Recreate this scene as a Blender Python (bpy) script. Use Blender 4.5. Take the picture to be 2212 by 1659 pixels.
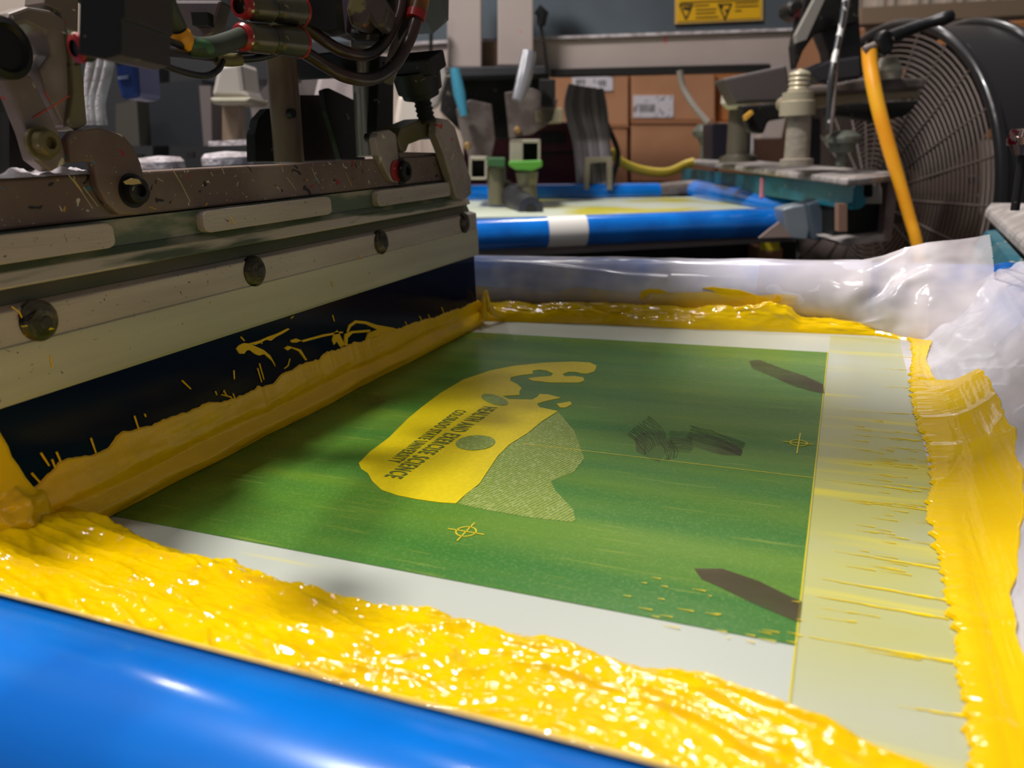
import bpy, bmesh, math, random
import numpy as np
from mathutils import Vector, Matrix, noise as mn

sc = bpy.context.scene
for o in list(bpy.data.objects): bpy.data.objects.remove(o)
random.seed(7)
S = 0.14          # metres per working unit
H0 = 0.88         # height of the screen fabric above the floor (m)

# ------------------------------------------------------------------ camera
F = 1700.0; CX, CY = 1106.0, 829.5
def _c(u, v): return np.array([u-CX, -(v-CY), -F])
_Y = _c(1840, 290); _Y /= np.linalg.norm(_Y)
_X = -_c(-3084, 482); _X /= np.linalg.norm(_X)
_X = _X-_Y*(_X@_Y); _X /= np.linalg.norm(_X)
_Z = np.cross(_X, _Y)
R = np.array([_X, _Y, _Z])
EYE = np.array([0, 0, 1.0])
def at(u, v, z=None, x=None, y=None):
    d = R@_c(u, v)
    t = (z-1.0)/d[2] if z is not None else (y/d[1] if y is not None else x/d[0])
    return EYE+d*t
def D(u, v, d): return EYE+R@(_c(u, v)/F)*d
cam = bpy.data.cameras.new('camera'); camo = bpy.data.objects.new('camera', cam)
sc.collection.objects.link(camo); sc.camera = camo
cam.sensor_width = 36; cam.lens = F/2212*36; cam.clip_start = .01; cam.clip_end = 100
m = Matrix(R.tolist()).to_4x4(); m.translation = Vector((0, 0, 1.0*S+H0)); camo.matrix_world = m
cam.dof.use_dof = True; cam.dof.focus_distance = 2.75*S; cam.dof.aperture_fstop = 11.5

# ------------------------------------------------------------------ light
sc.view_settings.view_transform = 'Standard'; sc.view_settings.look = 'None'
sc.view_settings.exposure = 0.0; sc.view_settings.gamma = 1.0
w = bpy.data.worlds.new('world'); sc.world = w; w.use_nodes = True
w.node_tree.nodes['Background'].inputs[0].default_value = (0.95, 0.93, 0.96, 1)
w.node_tree.nodes['Background'].inputs[1].default_value = 0.11
def lamp(name, p, sx, sy, watts, col=(1, .95, .92)):
    l = bpy.data.lights.new(name, 'AREA'); l.shape = 'RECTANGLE'; l.size = sx; l.size_y = sy
    l.energy = watts; l.color = col
    o = bpy.data.objects.new(name, l); sc.collection.objects.link(o)
    o.location = (p[0]*S, p[1]*S, p[2]*S+H0)
    return o
# fluorescent tubes on the ceiling, long side along x
lamp('ceiling_tube_light', (-6.0, 2.5, 14), .30, .14, 54)
lamp('ceiling_tube_light', (-4.5, -3, 15), .34, .10, 6)
lamp('ceiling_tube_light', (-7.5, -7, 15), .34, .10, 12)
lamp('ceiling_tube_light', (-8, 12.5, 15), .34, .10, 7)
lamp('ceiling_tube_light', (-27, 4, 15), .6, .14, 13)
lamp('ceiling_tube_light', (-17, 13, 15), .5, .14, 12)
lamp('ceiling_tube_light', (-13, 27, 15), .5, .3, 48)
lamp('ceiling_tube_light', (-4, 19.5, 21), .5, .3, 34)

# ------------------------------------------------------------------ helpers
def srgb(c):
    r = []
    for k in c[:3]:
        k = k/255.0
        r.append(k/12.92 if k <= .04045 else ((k+.055)/1.055)**2.4)
    return (*r, 1)
MATS = {}
def M(name, col, rough=.5, metal=0.0, col2=None, nscale=8, lo=.4, hi=.6, specks=(), bump=0, bscale=60,
      stretch=None, coat=0, sss=0, alpha=None, spec=None, scratch=None):
    if name in MATS: return MATS[name]
    mt = bpy.data.materials.new(name); mt.use_nodes = True
    nt = mt.node_tree; N = nt.nodes; L = nt.links; bs = N['Principled BSDF']
    tc = N.new('ShaderNodeTexCoord'); vec = tc.outputs['Object']
    if stretch:
        mp = N.new('ShaderNodeMapping'); mp.inputs['Scale'].default_value = stretch
        L.new(vec, mp.inputs[0]); svec = mp.outputs[0]
    else: svec = vec
    cur = None
    rgb = N.new('ShaderNodeRGB'); rgb.outputs[0].default_value = srgb(col); cur = rgb.outputs[0]
    def mixin(cur, fac, c):
        mx = N.new('ShaderNodeMix'); mx.data_type = 'RGBA'
        L.new(fac, mx.inputs[0]); L.new(cur, mx.inputs[6]); mx.inputs[7].default_value = srgb(c)
        return mx.outputs[2]
    def ramp(src, a, b):
        r = N.new('ShaderNodeMapRange'); r.inputs[1].default_value = a; r.inputs[2].default_value = b
        L.new(src, r.inputs[0]); return r.outputs[0]
    if col2 is not None:
        nz = N.new('ShaderNodeTexNoise'); nz.inputs['Scale'].default_value = nscale; nz.inputs['Detail'].default_value = 5
        L.new(svec, nz.inputs['Vector']); cur = mixin(cur, ramp(nz.outputs[0], lo, hi), col2)
    for i, (c, s, th) in enumerate(specks):
        mp2 = N.new('ShaderNodeMapping'); mp2.inputs['Location'].default_value = (3.1*i+1, 1.7*i, .9*i)
        L.new(vec, mp2.inputs[0])
        nz = N.new('ShaderNodeTexNoise'); nz.inputs['Scale'].default_value = s; nz.inputs['Detail'].default_value = 1.5
        nz.inputs['Distortion'].default_value = .8
        L.new(mp2.outputs[0], nz.inputs['Vector']); cur = mixin(cur, ramp(nz.outputs[0], th-.05, th-.035), c)
    L.new(cur, bs.inputs['Base Color'])
    bs.inputs['Roughness'].default_value = rough; bs.inputs['Metallic'].default_value = metal
    if coat: bs.inputs['Coat Weight'].default_value = coat; bs.inputs['Coat Roughness'].default_value = .08
    if sss:
        bs.inputs['Subsurface Weight'].default_value = sss; bs.inputs['Subsurface Radius'].default_value = (.004, .002, .0005)
        bs.inputs['Subsurface Scale'].default_value = 1
    if spec is not None: bs.inputs['Specular IOR Level'].default_value = spec
    if alpha is not None:
        nz = N.new('ShaderNodeTexNoise'); nz.inputs['Scale'].default_value = 14; nz.inputs['Detail'].default_value = 3
        L.new(vec, nz.inputs['Vector']); r = N.new('ShaderNodeMapRange')
        r.inputs[1].default_value = .42; r.inputs[2].default_value = .6
        r.inputs[3].default_value = alpha[0]; r.inputs[4].default_value = alpha[1]
        L.new(nz.outputs[0], r.inputs[0]); L.new(r.outputs[0], bs.inputs['Alpha'])
    if bump:
        nz = N.new('ShaderNodeTexNoise'); nz.inputs['Scale'].default_value = bscale; nz.inputs['Detail'].default_value = 4
        L.new(svec, nz.inputs['Vector']); b = N.new('ShaderNodeBump'); b.inputs['Strength'].default_value = bump
        b.inputs['Distance'].default_value = .002
        L.new(nz.outputs[0], b.inputs['Height']); L.new(b.outputs[0], bs.inputs['Normal'])
    MATS[name] = mt
    return mt

def W(p): return Vector((p[0]*S, p[1]*S, p[2]*S+H0))
class MB:
    """collects shapes in working units; build() links them as one mesh object"""
    def __init__(s): s.v = []; s.f = []; s.sm = []
    def add(s, vs, fs, smooth=False):
        b = len(s.v); s.v += [tuple(map(float, p)) for p in vs]
        s.f += [tuple(b+i for i in f) for f in fs]; s.sm += [smooth]*len(fs); return s
    def box(s, c, sz, ex=(1, 0, 0), ey=(0, 1, 0), ez=None):
        ex = Vector(ex).normalized(); ey = Vector(ey).normalized(); ez = Vector(ez).normalized() if ez else ex.cross(ey)
        c = Vector([float(k) for k in c]); vs = []
        for i in (-1, 1):
            for j in (-1, 1):
                for k in (-1, 1): vs.append(c+ex*sz[0]*i/2+ey*sz[1]*j/2+ez*sz[2]*k/2)
        return s.add(vs, [(0, 1, 3, 2), (4, 6, 7, 5), (0, 4, 5, 1), (2, 3, 7, 6), (0, 2, 6, 4), (1, 5, 7, 3)])
    def b2(s, lo, hi): return s.box([(a+b)/2 for a, b in zip(lo, hi)], [b-a for a, b in zip(lo, hi)])
    def tube(s, pts, r, seg=16, caps=True, smooth_path=0):
        P = [Vector([float(k) for k in p]) for p in pts]
        if smooth_path:
            Q = []
            for i in range(len(P)-1):
                a = P[max(i-1, 0)]; b = P[i]; c = P[i+1]; d = P[min(i+2, len(P)-1)]
                for k in range(smooth_path):
                    t = k/smooth_path
                    Q.append(.5*((2*b)+(c-a)*t+(2*a-5*b+4*c-d)*t*t+(3*b-a-3*c+d)*t**3))
            Q.append(P[-1]); 
            if not isinstance(r, (int, float)):
                r = list(np.interp(np.linspace(0, len(r)-1, len(Q)), range(len(r)), r))
            P = Q
        rr = [r]*len(P) if isinstance(r, (int, float)) else list(r)
        up = None; vs = []; fs = []
        for i, p in enumerate(P):
            t = (P[min(i+1, len(P)-1)]-P[max(i-1, 0)]).normalized()
            if up is None:
                up = Vector((0, 0, 1)) if abs(t.z) < .9 else Vector((1, 0, 0))
            a = t.cross(up).normalized(); up = a.cross(t).normalized()
            for k in range(seg):
                th = 2*math.pi*k/seg; vs.append(p+(a*math.cos(th)+up*math.sin(th))*rr[i])
        for i in range(len(P)-1):
            for k in range(seg):
                k2 = (k+1) % seg; fs.append((i*seg+k, i*seg+k2, (i+1)*seg+k2, (i+1)*seg+k))
        s.add(vs, fs, True)
        if caps:
            n = len(P)-1
            s.add(vs[:seg], [tuple(range(seg))[::-1]]); s.add(vs[n*seg:], [tuple(range(seg))])
        return s
    def lathe(s, base, axis, prof, seg=28):
        """prof: list of (height along axis, radius)"""
        ax = Vector([float(k) for k in axis]).normalized(); b = Vector([float(k) for k in base])
        up = Vector((0, 0, 1)) if abs(ax.z) < .9 else Vector((1, 0, 0)); a = ax.cross(up).normalized(); c = a.cross(ax)
        for i in range(len(prof)-1):
            (h0, r0), (h1, r1) = prof[i], prof[i+1]; vs = []
            for (h, r) in ((h0, r0), (h1, r1)):
                for k in range(seg):
                    th = 2*math.pi*k/seg; vs.append(b+ax*h+(a*math.cos(th)+c*math.sin(th))*max(r, 1e-4))
            s.add(vs, [(k, (k+1) % seg, seg+(k+1) % seg, seg+k) for k in range(seg)], True)
        return s
    def prism(s, pts, ext):
        """polygon of 3d points extruded by the vector ext"""
        P = [Vector([float(k) for k in p]) for p in pts]; e = Vector([float(k) for k in ext]); n = len(P)
        nrm = Vector((0, 0, 0))
        for i in range(n): nrm += P[i].cross(P[(i+1) % n])
        if nrm.dot(e) > 0: P = P[::-1]
        vs = P+[p+e for p in P]
        s.add(vs, [tuple(range(n)), tuple(range(2*n-1, n-1, -1))]+[((i+1) % n, i, n+i, n+(i+1) % n) for i in range(n)])
        return s
    def grid(s, fn, nu, nv, smooth=True):
        vs = [fn(i/(nu-1), j/(nv-1)) for j in range(nv) for i in range(nu)]
        fs = [(j*nu+i, j*nu+i+1, (j+1)*nu+i+1, (j+1)*nu+i) for j in range(nv-1) for i in range(nu-1)]
        return s.add(vs, fs, smooth)
    def build(s, name, mat, parent=None, bevel=0, solid=0, sub=0):
        me = bpy.data.meshes.new(name)
        off = parent_loc(parent)
        me.from_pydata([tuple(W(p)-off) for p in s.v], [], s.f)
        me.polygons.foreach_set('use_smooth', s.sm); me.materials.append(mat)
        o = bpy.data.objects.new(name, me); sc.collection.objects.link(o)
        if parent: o.parent = parent
        else:
            c = Vector((0, 0, 0))
            for v in me.vertices: c += v.co
            c /= max(1, len(me.vertices)); c.z = min(v.co.z for v in me.vertices)
            me.transform(Matrix.Translation(-c)); o.location = c
        if bevel:
            b = o.modifiers.new('bevel', 'BEVEL'); b.width = bevel*S; b.segments = 2; b.limit_method = 'ANGLE'
            b.angle_limit = math.radians(40)
        if solid:
            b = o.modifiers.new('solid', 'SOLIDIFY'); b.thickness = solid*S; b.offset = -1
        return o
def parent_loc(p):
    v = Vector((0, 0, 0))
    while p is not None: v = v+p.location; p = p.parent
    return v
def tag(o, label, cat, group=None, kind=None):
    if label: o['label'] = label
    if cat: o['category'] = cat
    if group: o['group'] = group
    if kind: o['kind'] = kind
    return o
def thing(name, loc, label, cat, group=None):
    o = bpy.data.objects.new(name, None); sc.collection.objects.link(o); o.location = W(loc); o.empty_display_size = .02
    return tag(o, label, cat, group)
def lab(o, label): o['label'] = label; return o

# neighbouring station frame (turned 23 degrees on the carousel)
NO = np.array([-3.61, 7.82, 0.0]); NA = np.array([.9205, .3907, 0]); NB = np.array([-.3907, .9205, 0])
def PN(u, v, b):
    d = R@_c(u, v); t = (b-(EYE-NO)@NB)/(d@NB); return EYE+d*t
def npr(mb, px, b, dep): return mb.prism([PN(u, v, b) for u, v in px], NB*dep)
def nrect(mb, u0, v0, u1, v1, b, dep): return npr(mb, [(u0, v0), (u1, v0), (u1, v1), (u0, v1)], b, dep)
def xpr(mb, px, x, dep): return mb.prism([at(u, v, x=x) for u, v in px], (-dep, 0, 0))
VF = -R[:, 2]  # camera forward in the world
VH = np.array([VF[0], VF[1], 0]); VH /= np.linalg.norm(VH)
def PV(u, v, d):
    """point on the upright plane that stands d units ahead of the camera"""
    r = R@_c(u, v); return EYE+r*(d/(r@VH))
def vpr(mb, px, d, dep): return mb.prism([PV(u, v, d) for u, v in px], VH*dep)
def vrect(mb, u0, v0, u1, v1, d, dep): return vpr(mb, [(u0, v0), (u1, v0), (u1, v1), (u0, v1)], d, dep)

# ------------------------------------------------------------------ materials
BLUE = M('blue_paint', (0, 116, 214), .2, coat=.5, col2=(0, 98, 190), nscale=18, specks=(((70, 130, 170), 130, .80),))
INK = M('yellow_ink', (234, 194, 0), .11, sss=.05, col2=(228, 186, 0), nscale=30, bump=.10, bscale=120, spec=.5)
INKD = M('yellow_ink_film', (242, 192, 0), .3, col2=(234, 186, 0), nscale=40, bump=.12, bscale=300)
ALU = M('scratched_aluminium', (192, 180, 170), .42, .12, col2=(160, 148, 136), nscale=14, lo=.35, hi=.75, stretch=(4, .5, 6),
        specks=(((76, 62, 52), 420, .77), ((90, 70, 60), 700, .79)), bump=.15, bscale=160)
ALUL = M('lower_aluminium', (194, 190, 166), .4, .12, col2=(172, 166, 146), nscale=14, lo=.35, hi=.75, stretch=(4, .4, 6),
         specks=(((90, 78, 60), 420, .79),))  # greenish tint stands for the screen's reflection in the lip
STAIN = M('stained_aluminium', (196, 184, 168), .5, .1, col2=(88, 98, 76), nscale=11, lo=.52, hi=.58, stretch=(2, .6, 5))
STAIND = M('shaded_stained_aluminium', (120, 108, 94), .5, .1, col2=(84, 88, 68), nscale=12, lo=.4, hi=.6, stretch=(2, .5, 3))  # groove metal: recess shade put into the darker stained colour
GREEN_ST = M('green_stained_channel', (84, 98, 76), .45, .1, col2=(150, 144, 126), nscale=22, lo=.5, hi=.6, stretch=(2, .8, 3))
BROWN = M('paint_spattered_steel', (132, 114, 101), .5, .1, col2=(104, 84, 74), nscale=16,
          specks=(((200, 190, 170), 260, .765), ((150, 30, 50), 110, .765), ((25, 22, 25), 150, .735), ((200, 150, 20), 300, .79), ((60, 120, 140), 220, .79), ((190, 180, 160), 520, .78)))
BROWN2 = M('worn_steel', (164, 152, 142), .45, .15, col2=(122, 108, 98), nscale=20,
           specks=(((210, 200, 185), 150, .75), ((190, 50, 30), 90, .775)))
NAVY = M('navy_urethane', (4, 14, 46), .12, spec=.1)
STEELD = M('dirty_steel', (120, 112, 92), .35, .75, col2=(60, 56, 44), nscale=60, specks=(((40, 34, 26), 140, .66), ((230, 200, 20), 220, .77)), bump=.5, bscale=180)
BLACK = M('black_plastic', (20, 20, 21), .4, specks=(((120, 115, 105), 160, .77),))
BLACKM = M('black_grimy_metal', (34, 32, 30), .5, .3, col2=(18, 17, 16), nscale=20, specks=(((110, 104, 90), 150, .75),))
HOSE = M('grimy_hose', (34, 30, 28), .3, col2=(62, 40, 34), nscale=20, specks=(((190, 110, 30), 70, .76), ((110, 120, 80), 90, .76)))
HOSEG = M('green_stained_hose', (56, 60, 50), .5, col2=(40, 52, 34), nscale=30, specks=(((60, 100, 60), 60, .7),))
RED = M('red_ring', (150, 28, 30), .3, specks=(((230, 220, 180), 150, .74),))
FIT = M('olive_fitting', (66, 64, 56), .25, .4, col2=(90, 84, 60), nscale=60, specks=(((200, 190, 140), 120, .74),))
CHROME = M('dull_chrome', (205, 198, 196), .2, .5, col2=(150, 134, 124), nscale=12, stretch=(1, 1, .3))
RODB = M('brown_rod', (186, 166, 144), .3, .2, col2=(110, 90, 70), nscale=10, stretch=(1, 1, .4))
TAUPE = M('beige_machine_paint', (172, 158, 152), .55, col2=(164, 150, 144), nscale=6, specks=(((200, 110, 110), 20, .80),))
CREAMP = M('pale_machine_paint', (190, 180, 172), .55, col2=(176, 164, 156), nscale=6)
SLATE = M('slate_panel', (92, 104, 112), .4, col2=(78, 84, 90), nscale=2.5)
TEAL = M('teal_anodised', (20, 122, 140), .35, .35, col2=(8, 96, 116), nscale=14, specks=(((150, 170, 170), 120, .75),))
GREYM = M('grey_metal', (130, 120, 115), .45, .4, col2=(90, 80, 76), nscale=20)
DUSTY = M('lint_covered_grey', (172, 164, 160), .9, col2=(146, 138, 134), nscale=60, bump=.5, bscale=200)
LINT = M('white_lint', (200, 192, 196), 1, col2=(160, 150, 152), nscale=60, bump=1, bscale=200)
DARKGREY = M('dark_grey', (52, 52, 56), .5, col2=(36, 36, 40), nscale=8)
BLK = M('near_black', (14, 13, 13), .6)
CARD = M('cardboard', (196, 142, 104), .8, col2=(184, 130, 92), nscale=5)
CARD2 = M('cardboard_orange', (190, 126, 70), .8, col2=(176, 114, 62), nscale=5)
PAPER = M('white_label', (226, 220, 226), .6, specks=(((150, 145, 150), 70, .66),))
PRINT = M('dark_print', (70, 66, 72), .6)
MAROON = M('maroon_paint', (84, 18, 28), .4, col2=(70, 14, 22), nscale=4)
WALLM = M('cream_wall', (214, 198, 184), .6, col2=(204, 188, 172), nscale=2)
YHOSE = M('yellow_hose', (246, 214, 70), .4)
OHOSE = M('orange_yellow_hose', (255, 184, 40), .35, col2=(250, 164, 30), nscale=14)
GREENP = M('green_clamp', (84, 150, 52), .4)
WHITEP = M('white_plastic', (226, 222, 215), .4)
TAPE = M('frosted_tape', (238, 234, 244), .16, alpha=(.32, .74), spec=.5)
TAPEW = M('white_tape', (228, 220, 220), .14, col2=(212, 206, 210), nscale=8, spec=.55)
FLOORM = M('concrete_floor', (92, 86, 82), .6, col2=(74, 70, 66), nscale=3)
BLUEV = M('blue_valve', (30, 56, 120), .35)

# ------------------------------------------------------------------ setting
def struct(o, label): o['kind'] = 'structure'; o['label'] = label; return o
fz = -H0/S
struct(MB().b2((-45, -14, fz-.5), (30, 45, fz)).build('floor', FLOORM), 'dark grey concrete shop floor')
c0 = PV(1106, 319, 25); cr = np.cross(VH, [0, 0, 1]); cr /= np.linalg.norm(cr)
wl = MB(); wl.box(c0+VH*.4+np.array([0, 0, -1]), (60, .6, 30), cr, VH, (0, 0, 1))
for i in range(60):
    x = (i-30)*1.0
    if not -4 < x < 24: continue
    for dx, wd in ((-.16, .22), (.2, .1)):
        p = c0+cr*(x+dx)+VH*.02; wl.box(p, (wd, .12, 14), cr, VH, (0, 0, 1))
struct(wl.build('wall_back', WALLM), 'cream corrugated metal back wall')
wb = MB()
pa, pb = PV(1860, 52, 23.5), PV(2400, 22, 23.5)
wb.prism([pa, pb, pb+np.array([0, 0, .42]), pa+np.array([0, 0, .42])], VH*.4)
struct(wb.build('trim_1', M('wall_beam', (150, 128, 104), .6)), 'brown-grey horizontal girt on back wall')
wb = MB()
pa, pb = PV(1850, 70, 23.8), PV(2400, 48, 23.8)
wb.prism([pa, pb, pb+np.array([0, 0, .3]), pa+np.array([0, 0, .3])], VH*.3)
struct(wb.build('trim_2', M('wall_beam_light', (176, 160, 144), .6)), 'pale strip under the wall girt')

# ------------------------------------------------------------------ screen frame
TR = .17; NY, FY, RX = .638, 4.62, .80; TH = TR
frame = thing('screen_frame', (-1.7, 2.6, 0), 'nearest screen frame of blue round tubes with green stencil on white mesh', 'screen printing frame')
lab(MB().tube([(-4.6, NY, TH), (-3, NY, TH), (RX, NY, TH)], TR, 40).build('frame_tube', BLUE, frame), 'near blue tube')
lab(MB().tube([(-4.6, FY, TH), (RX-.02, FY, TH)], TR, 40).build('frame_tube', BLUE, frame), 'far blue tube')
lab(MB().tube([(RX, NY, TH), (RX, FY+.1, TH)], TR, 40).build('frame_tube', BLUE, frame), 'right blue tube')
MB().tube([(-4.6, NY, TH), (-4.6, FY, TH)], TR, 40).build('frame_tube', BLUE, frame)

def wavy_mat(name, kind):
    mt = bpy.data.materials.new(name); mt.use_nodes = True; nt = mt.node_tree; N = nt.nodes; L = nt.links
    bs = N['Principled BSDF']; tc = N.new('ShaderNodeTexCoord')
    def noise(scale, st, det=3, src=None):
        mp = N.new('ShaderNodeMapping'); mp.inputs['Scale'].default_value = st; L.new(tc.outputs['Object'], mp.inputs[0])
        n = N.new('ShaderNodeTexNoise'); n.inputs['Scale'].default_value = scale; n.inputs['Detail'].default_value = det
        L.new(mp.outputs[0], n.inputs['Vector']); return n.outputs[0]
    def mr(src, a, b, c=0, d=1):
        r = N.new('ShaderNodeMapRange'); r.inputs[1].default_value = a; r.inputs[2].default_value = b
        r.inputs[3].default_value = c; r.inputs[4].default_value = d; L.new(src, r.inputs[0]); return r.outputs[0]
    def mix(f, a, b):
        x = N.new('ShaderNodeMix'); x.data_type = 'RGBA'
        if isinstance(f, float): x.inputs[0].default_value = f
        else: L.new(f, x.inputs[0])
        for s_, k in ((a, 6), (b, 7)):
            if isinstance(s_, tuple): x.inputs[k].default_value = srgb(s_)
            else: L.new(s_, x.inputs[k])
        return x.outputs[2]
    if kind == 'emulsion':
        c = mix(mr(noise(22, (.12, 1.6, 1)), .35, .65), (54, 110, 40), (88, 126, 34))
        c = mix(mr(noise(420, (.05, 1, 1)), .62, .7, 0, .35), c, (150, 160, 60))
        c = mix(mr(noise(900, (1, 1, 1), 1), .5, .75, 0, .35), c, (120, 150, 80))
        L.new(c, bs.inputs['Base Color']); L.new(mr(noise(12, (.3, 2, 1)), .3, .7, .24, .36), bs.inputs['Roughness'])
        b = N.new('ShaderNodeBump'); b.inputs['Strength'].default_value = .08; b.inputs['Distance'].default_value = .0006
        L.new(noise(700, (.6, 1, 1), 2), b.inputs['Height']); L.new(b.outputs[0], bs.inputs['Normal'])
    elif kind == 'mesh':
        c = mix(mr(noise(5, (1, 1, 1)), .35, .7), (186, 190, 182), (176, 182, 168))
        c = mix(mr(noise(120, (.05, 1, 1)), .66, .72, 0, .5), c, (214, 206, 90))
        L.new(c, bs.inputs['Base Color']); bs.inputs['Roughness'].default_value = .3
    elif kind == 'meshy':
        c = mix(mr(noise(9, (.6, 1, 1)), .35, .65), (176, 180, 164), (178, 178, 104))
        c = mix(mr(noise(60, (.08, 1, 1)), .56, .68, 0, .7), c, (220, 206, 60))
        L.new(c, bs.inputs['Base Color']); bs.inputs['Roughness'].default_value = .3
    elif kind == 'halftone':
        wv = N.new('ShaderNodeTexWave'); wv.inputs['Scale'].default_value = 190; wv.bands_direction = 'X'
        mp = N.new('ShaderNodeMapping'); mp.inputs['Rotation'].default_value = (0, 0, .35); L.new(tc.outputs['Object'], mp.inputs[0])
        L.new(mp.outputs[0], wv.inputs['Vector'])
        c = mix(mr(wv.outputs['Fac'], .35, .65), (84, 124, 54), (146, 152, 58))
        c = mix(mr(noise(700, (1, 1, 1), 1), .5, .7, 0, .5), c, (176, 184, 120))
        L.new(c, bs.inputs['Base Color']); bs.inputs['Roughness'].default_value = .3
    elif kind == 'art':
        c = mix(mr(noise(500, (1, 1, 1), 1), .4, .75), (204, 184, 0), (216, 192, 6))
        L.new(c, bs.inputs['Base Color']); bs.inputs['Roughness'].default_value = .34
    return mt
LINEY0 = M('yellow_edge_line', (196, 184, 40), .4)
EM = wavy_mat('green_emulsion', 'emulsion'); ME = wavy_mat('screen_mesh_fabric', 'mesh'); MEY = wavy_mat('ink_hazed_mesh', 'meshy')
HT = wavy_mat('halftone_mesh', 'halftone'); ART = wavy_mat('open_art_ink', 'art')
lab(MB().b2((-4.5, NY-.1, -.012), (RX+.1, FY+.1, 0)).build('mesh_fabric', ME, frame), 'white mesh')
lab(MB().b2((-4.0, 1.494, .0002), (-.025, 3.95, .0022)).build('stencil', EM, frame), 'green emulsion stencil')
lab(MB().b2((-.022, .82, .0005), (.42, 4.3, .0025)).build('clear_tape', MEY, frame), 'yellow-hazed clear tape strip beside the stencil')
lab(MB().b2((-.028, .95, .002), (-.0235, 3.95, .003)).build('ink_line', LINEY0, frame), 'thin yellow line at stencil edge')
def flat(px, z, h=.001): 
    return MB().prism([(p[0], p[1], z) for p in [at(u, v, z=z) for u, v in px]], (0, 0, -h))
art = [(775, 1000), (800, 975), (840, 945), (880, 905), (910, 880), (950, 850), (1000, 820), (1060, 800), (1110, 790), (1180, 783),
       (1240, 781), (1275, 783), (1289, 790), (1284, 802), (1268, 807), (1255, 806), (1245, 803), (1228, 803), (1215, 808), (1220, 813), (1240, 812), (1260, 815),
       (1262, 822), (1250, 826), (1190, 826), (1150, 822), (1140, 817), (1165, 814), (1190, 812), (1195, 807), (1180, 800), (1165, 798), (1150, 801), (1152, 807), (1120, 811),
       (1103, 815), (1102, 822), (1118, 830), (1127, 838), (1122, 845), (1122, 853), (1085, 855), (1098, 862), (1150, 863), (1162, 856), (1165, 851), (1185, 852), (1212, 859), (1175, 867), (1160, 872),
       (1165, 879), (1205, 888), (1170, 910), (1140, 935), (1100, 960), (1075, 985), (1055, 1015), (1035, 1045), (1005, 1068), (985, 1087), (950, 1085),
       (900, 1078), (860, 1070), (825, 1058), (805, 1040), (795, 1022), (780, 1012)]
lab(flat(art, .004, .0015).build('stencil_artwork', ART, frame), 'yellow ink showing through the open ram head artwork')
lab(flat([(1202, 872), (1232, 867), (1235, 873), (1222, 880), (1210, 880)], .004, .0015).build('stencil_artwork', ART, frame), 'small yellow triangle')
def ell(cx, cy, rx, ry, z, n=28, tilt=0):
    return flat([(cx+rx*math.cos(2*math.pi*k/n), cy+ry*math.sin(2*math.pi*k/n)+tilt*rx*math.cos(2*math.pi*k/n)) for k in range(n)], z, .001)
lab(ell(1027, 956, 43, 16, .0056, tilt=-.05).build('stencil_dot', HT, frame), 'speckled silver-green oval')
lab(ell(1069, 863, 29, 10, .0056, tilt=.25).build('stencil_dot', HT, frame), 'grey-green oval eye')
halft = [(1206, 890), (1240, 930), (1262, 990), (1240, 1018), (1190, 1040), (1200, 1060), (1238, 1100), (1243, 1124), (1230, 1127), (1150, 1118), (1080, 1106), (1020, 1095),
         (990, 1088), (1006, 1068), (1036, 1046), (1056, 1016), (1076, 986), (1101, 961), (1141, 936), (1171, 911)]
lab(flat(halft, .003, .0008).build('stencil_halftone', HT, frame), 'fine yellow-striped halftone area')
# text left open in the stencil artwork
TXT = M('stencil_text', (88, 106, 40), .4)
def text_part(txt, size_u, start, end, name, mat, parent, z):
    cu = bpy.data.curves.new('t', 'FONT'); cu.body = txt; cu.size = 1; cu.align_x = 'LEFT'; cu.space_character = 1.22; cu.offset = .018
    o = bpy.data.objects.new('t', cu); sc.collection.objects.link(o)
    dg = bpy.context.evaluated_depsgraph_get(); me = bpy.data.meshes.new_from_object(o.evaluated_get(dg))
    bpy.data.objects.remove(o)
    xs = [v.co.x for v in me.vertices]; x0, x1 = min(xs), max(xs)
    ys = [v.co.y for v in me.vertices]; y0, y1 = min(ys), max(ys)
    A = Vector(start); B = Vector(end); d = (B-A); L_ = d.length; d.normalize(); up = Vector((-d.y, d.x, 0))
    off = parent_loc(parent)
    for v in me.vertices:
        p = A+d*((v.co.x-x0)/(x1-x0)*L_)+up*((v.co.y-y0)/(y1-y0)*size_u)
        v.co = W((p.x, p.y, z))-off
    me.materials.clear(); me.materials.append(mat); me.name = name
    o = bpy.data.objects.new(name, me); sc.collection.objects.link(o); o.parent = parent; return o
a = at(1044, 880, z=0); b = at(829, 1032, z=0)
text_part('HEALTH AND EXERCISE SCIENCE', .065, (a[0], a[1], 0), (b[0], b[1], 0), 'stencil_lettering', TXT, frame, .0056)
a = at(985, 888, z=0); b = at(836, 1000, z=0)
text_part('COLORADO STATE UNIVERSITY', .05, (a[0], a[1], 0), (b[0], b[1], 0), 'stencil_lettering', TXT, frame, .0056)
# registration marks
LINEY = M('yellow_mark', (214, 196, 40), .4)
def regmark(u, v, lx, ly, name='registration_mark'):
    c = at(u, v, z=0); mb = MB(); w_ = .0018
    mb.b2((c[0]-lx, c[1]-w_, .003), (c[0]+lx, c[1]+w_, .0045)); mb.b2((c[0]-w_, c[1]-ly, .003), (c[0]+w_, c[1]+ly, .0045))
    n = 32; r = .026
    for k in range(n):
        t0, t1 = 2*math.pi*k/n, 2*math.pi*(k+1)/n
        mb.prism([(c[0]+rr*math.cos(t), c[1]+rr*math.sin(t), .003) for rr, t in ((r, t0), (r, t1), (r+.0035, t1), (r+.0035, t0))], (0, 0, .0015))
    return mb.build(name, LINEY, frame)
regmark(1007, 1151, .055, .055); regmark(1725, 959, .05, .10)
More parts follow.
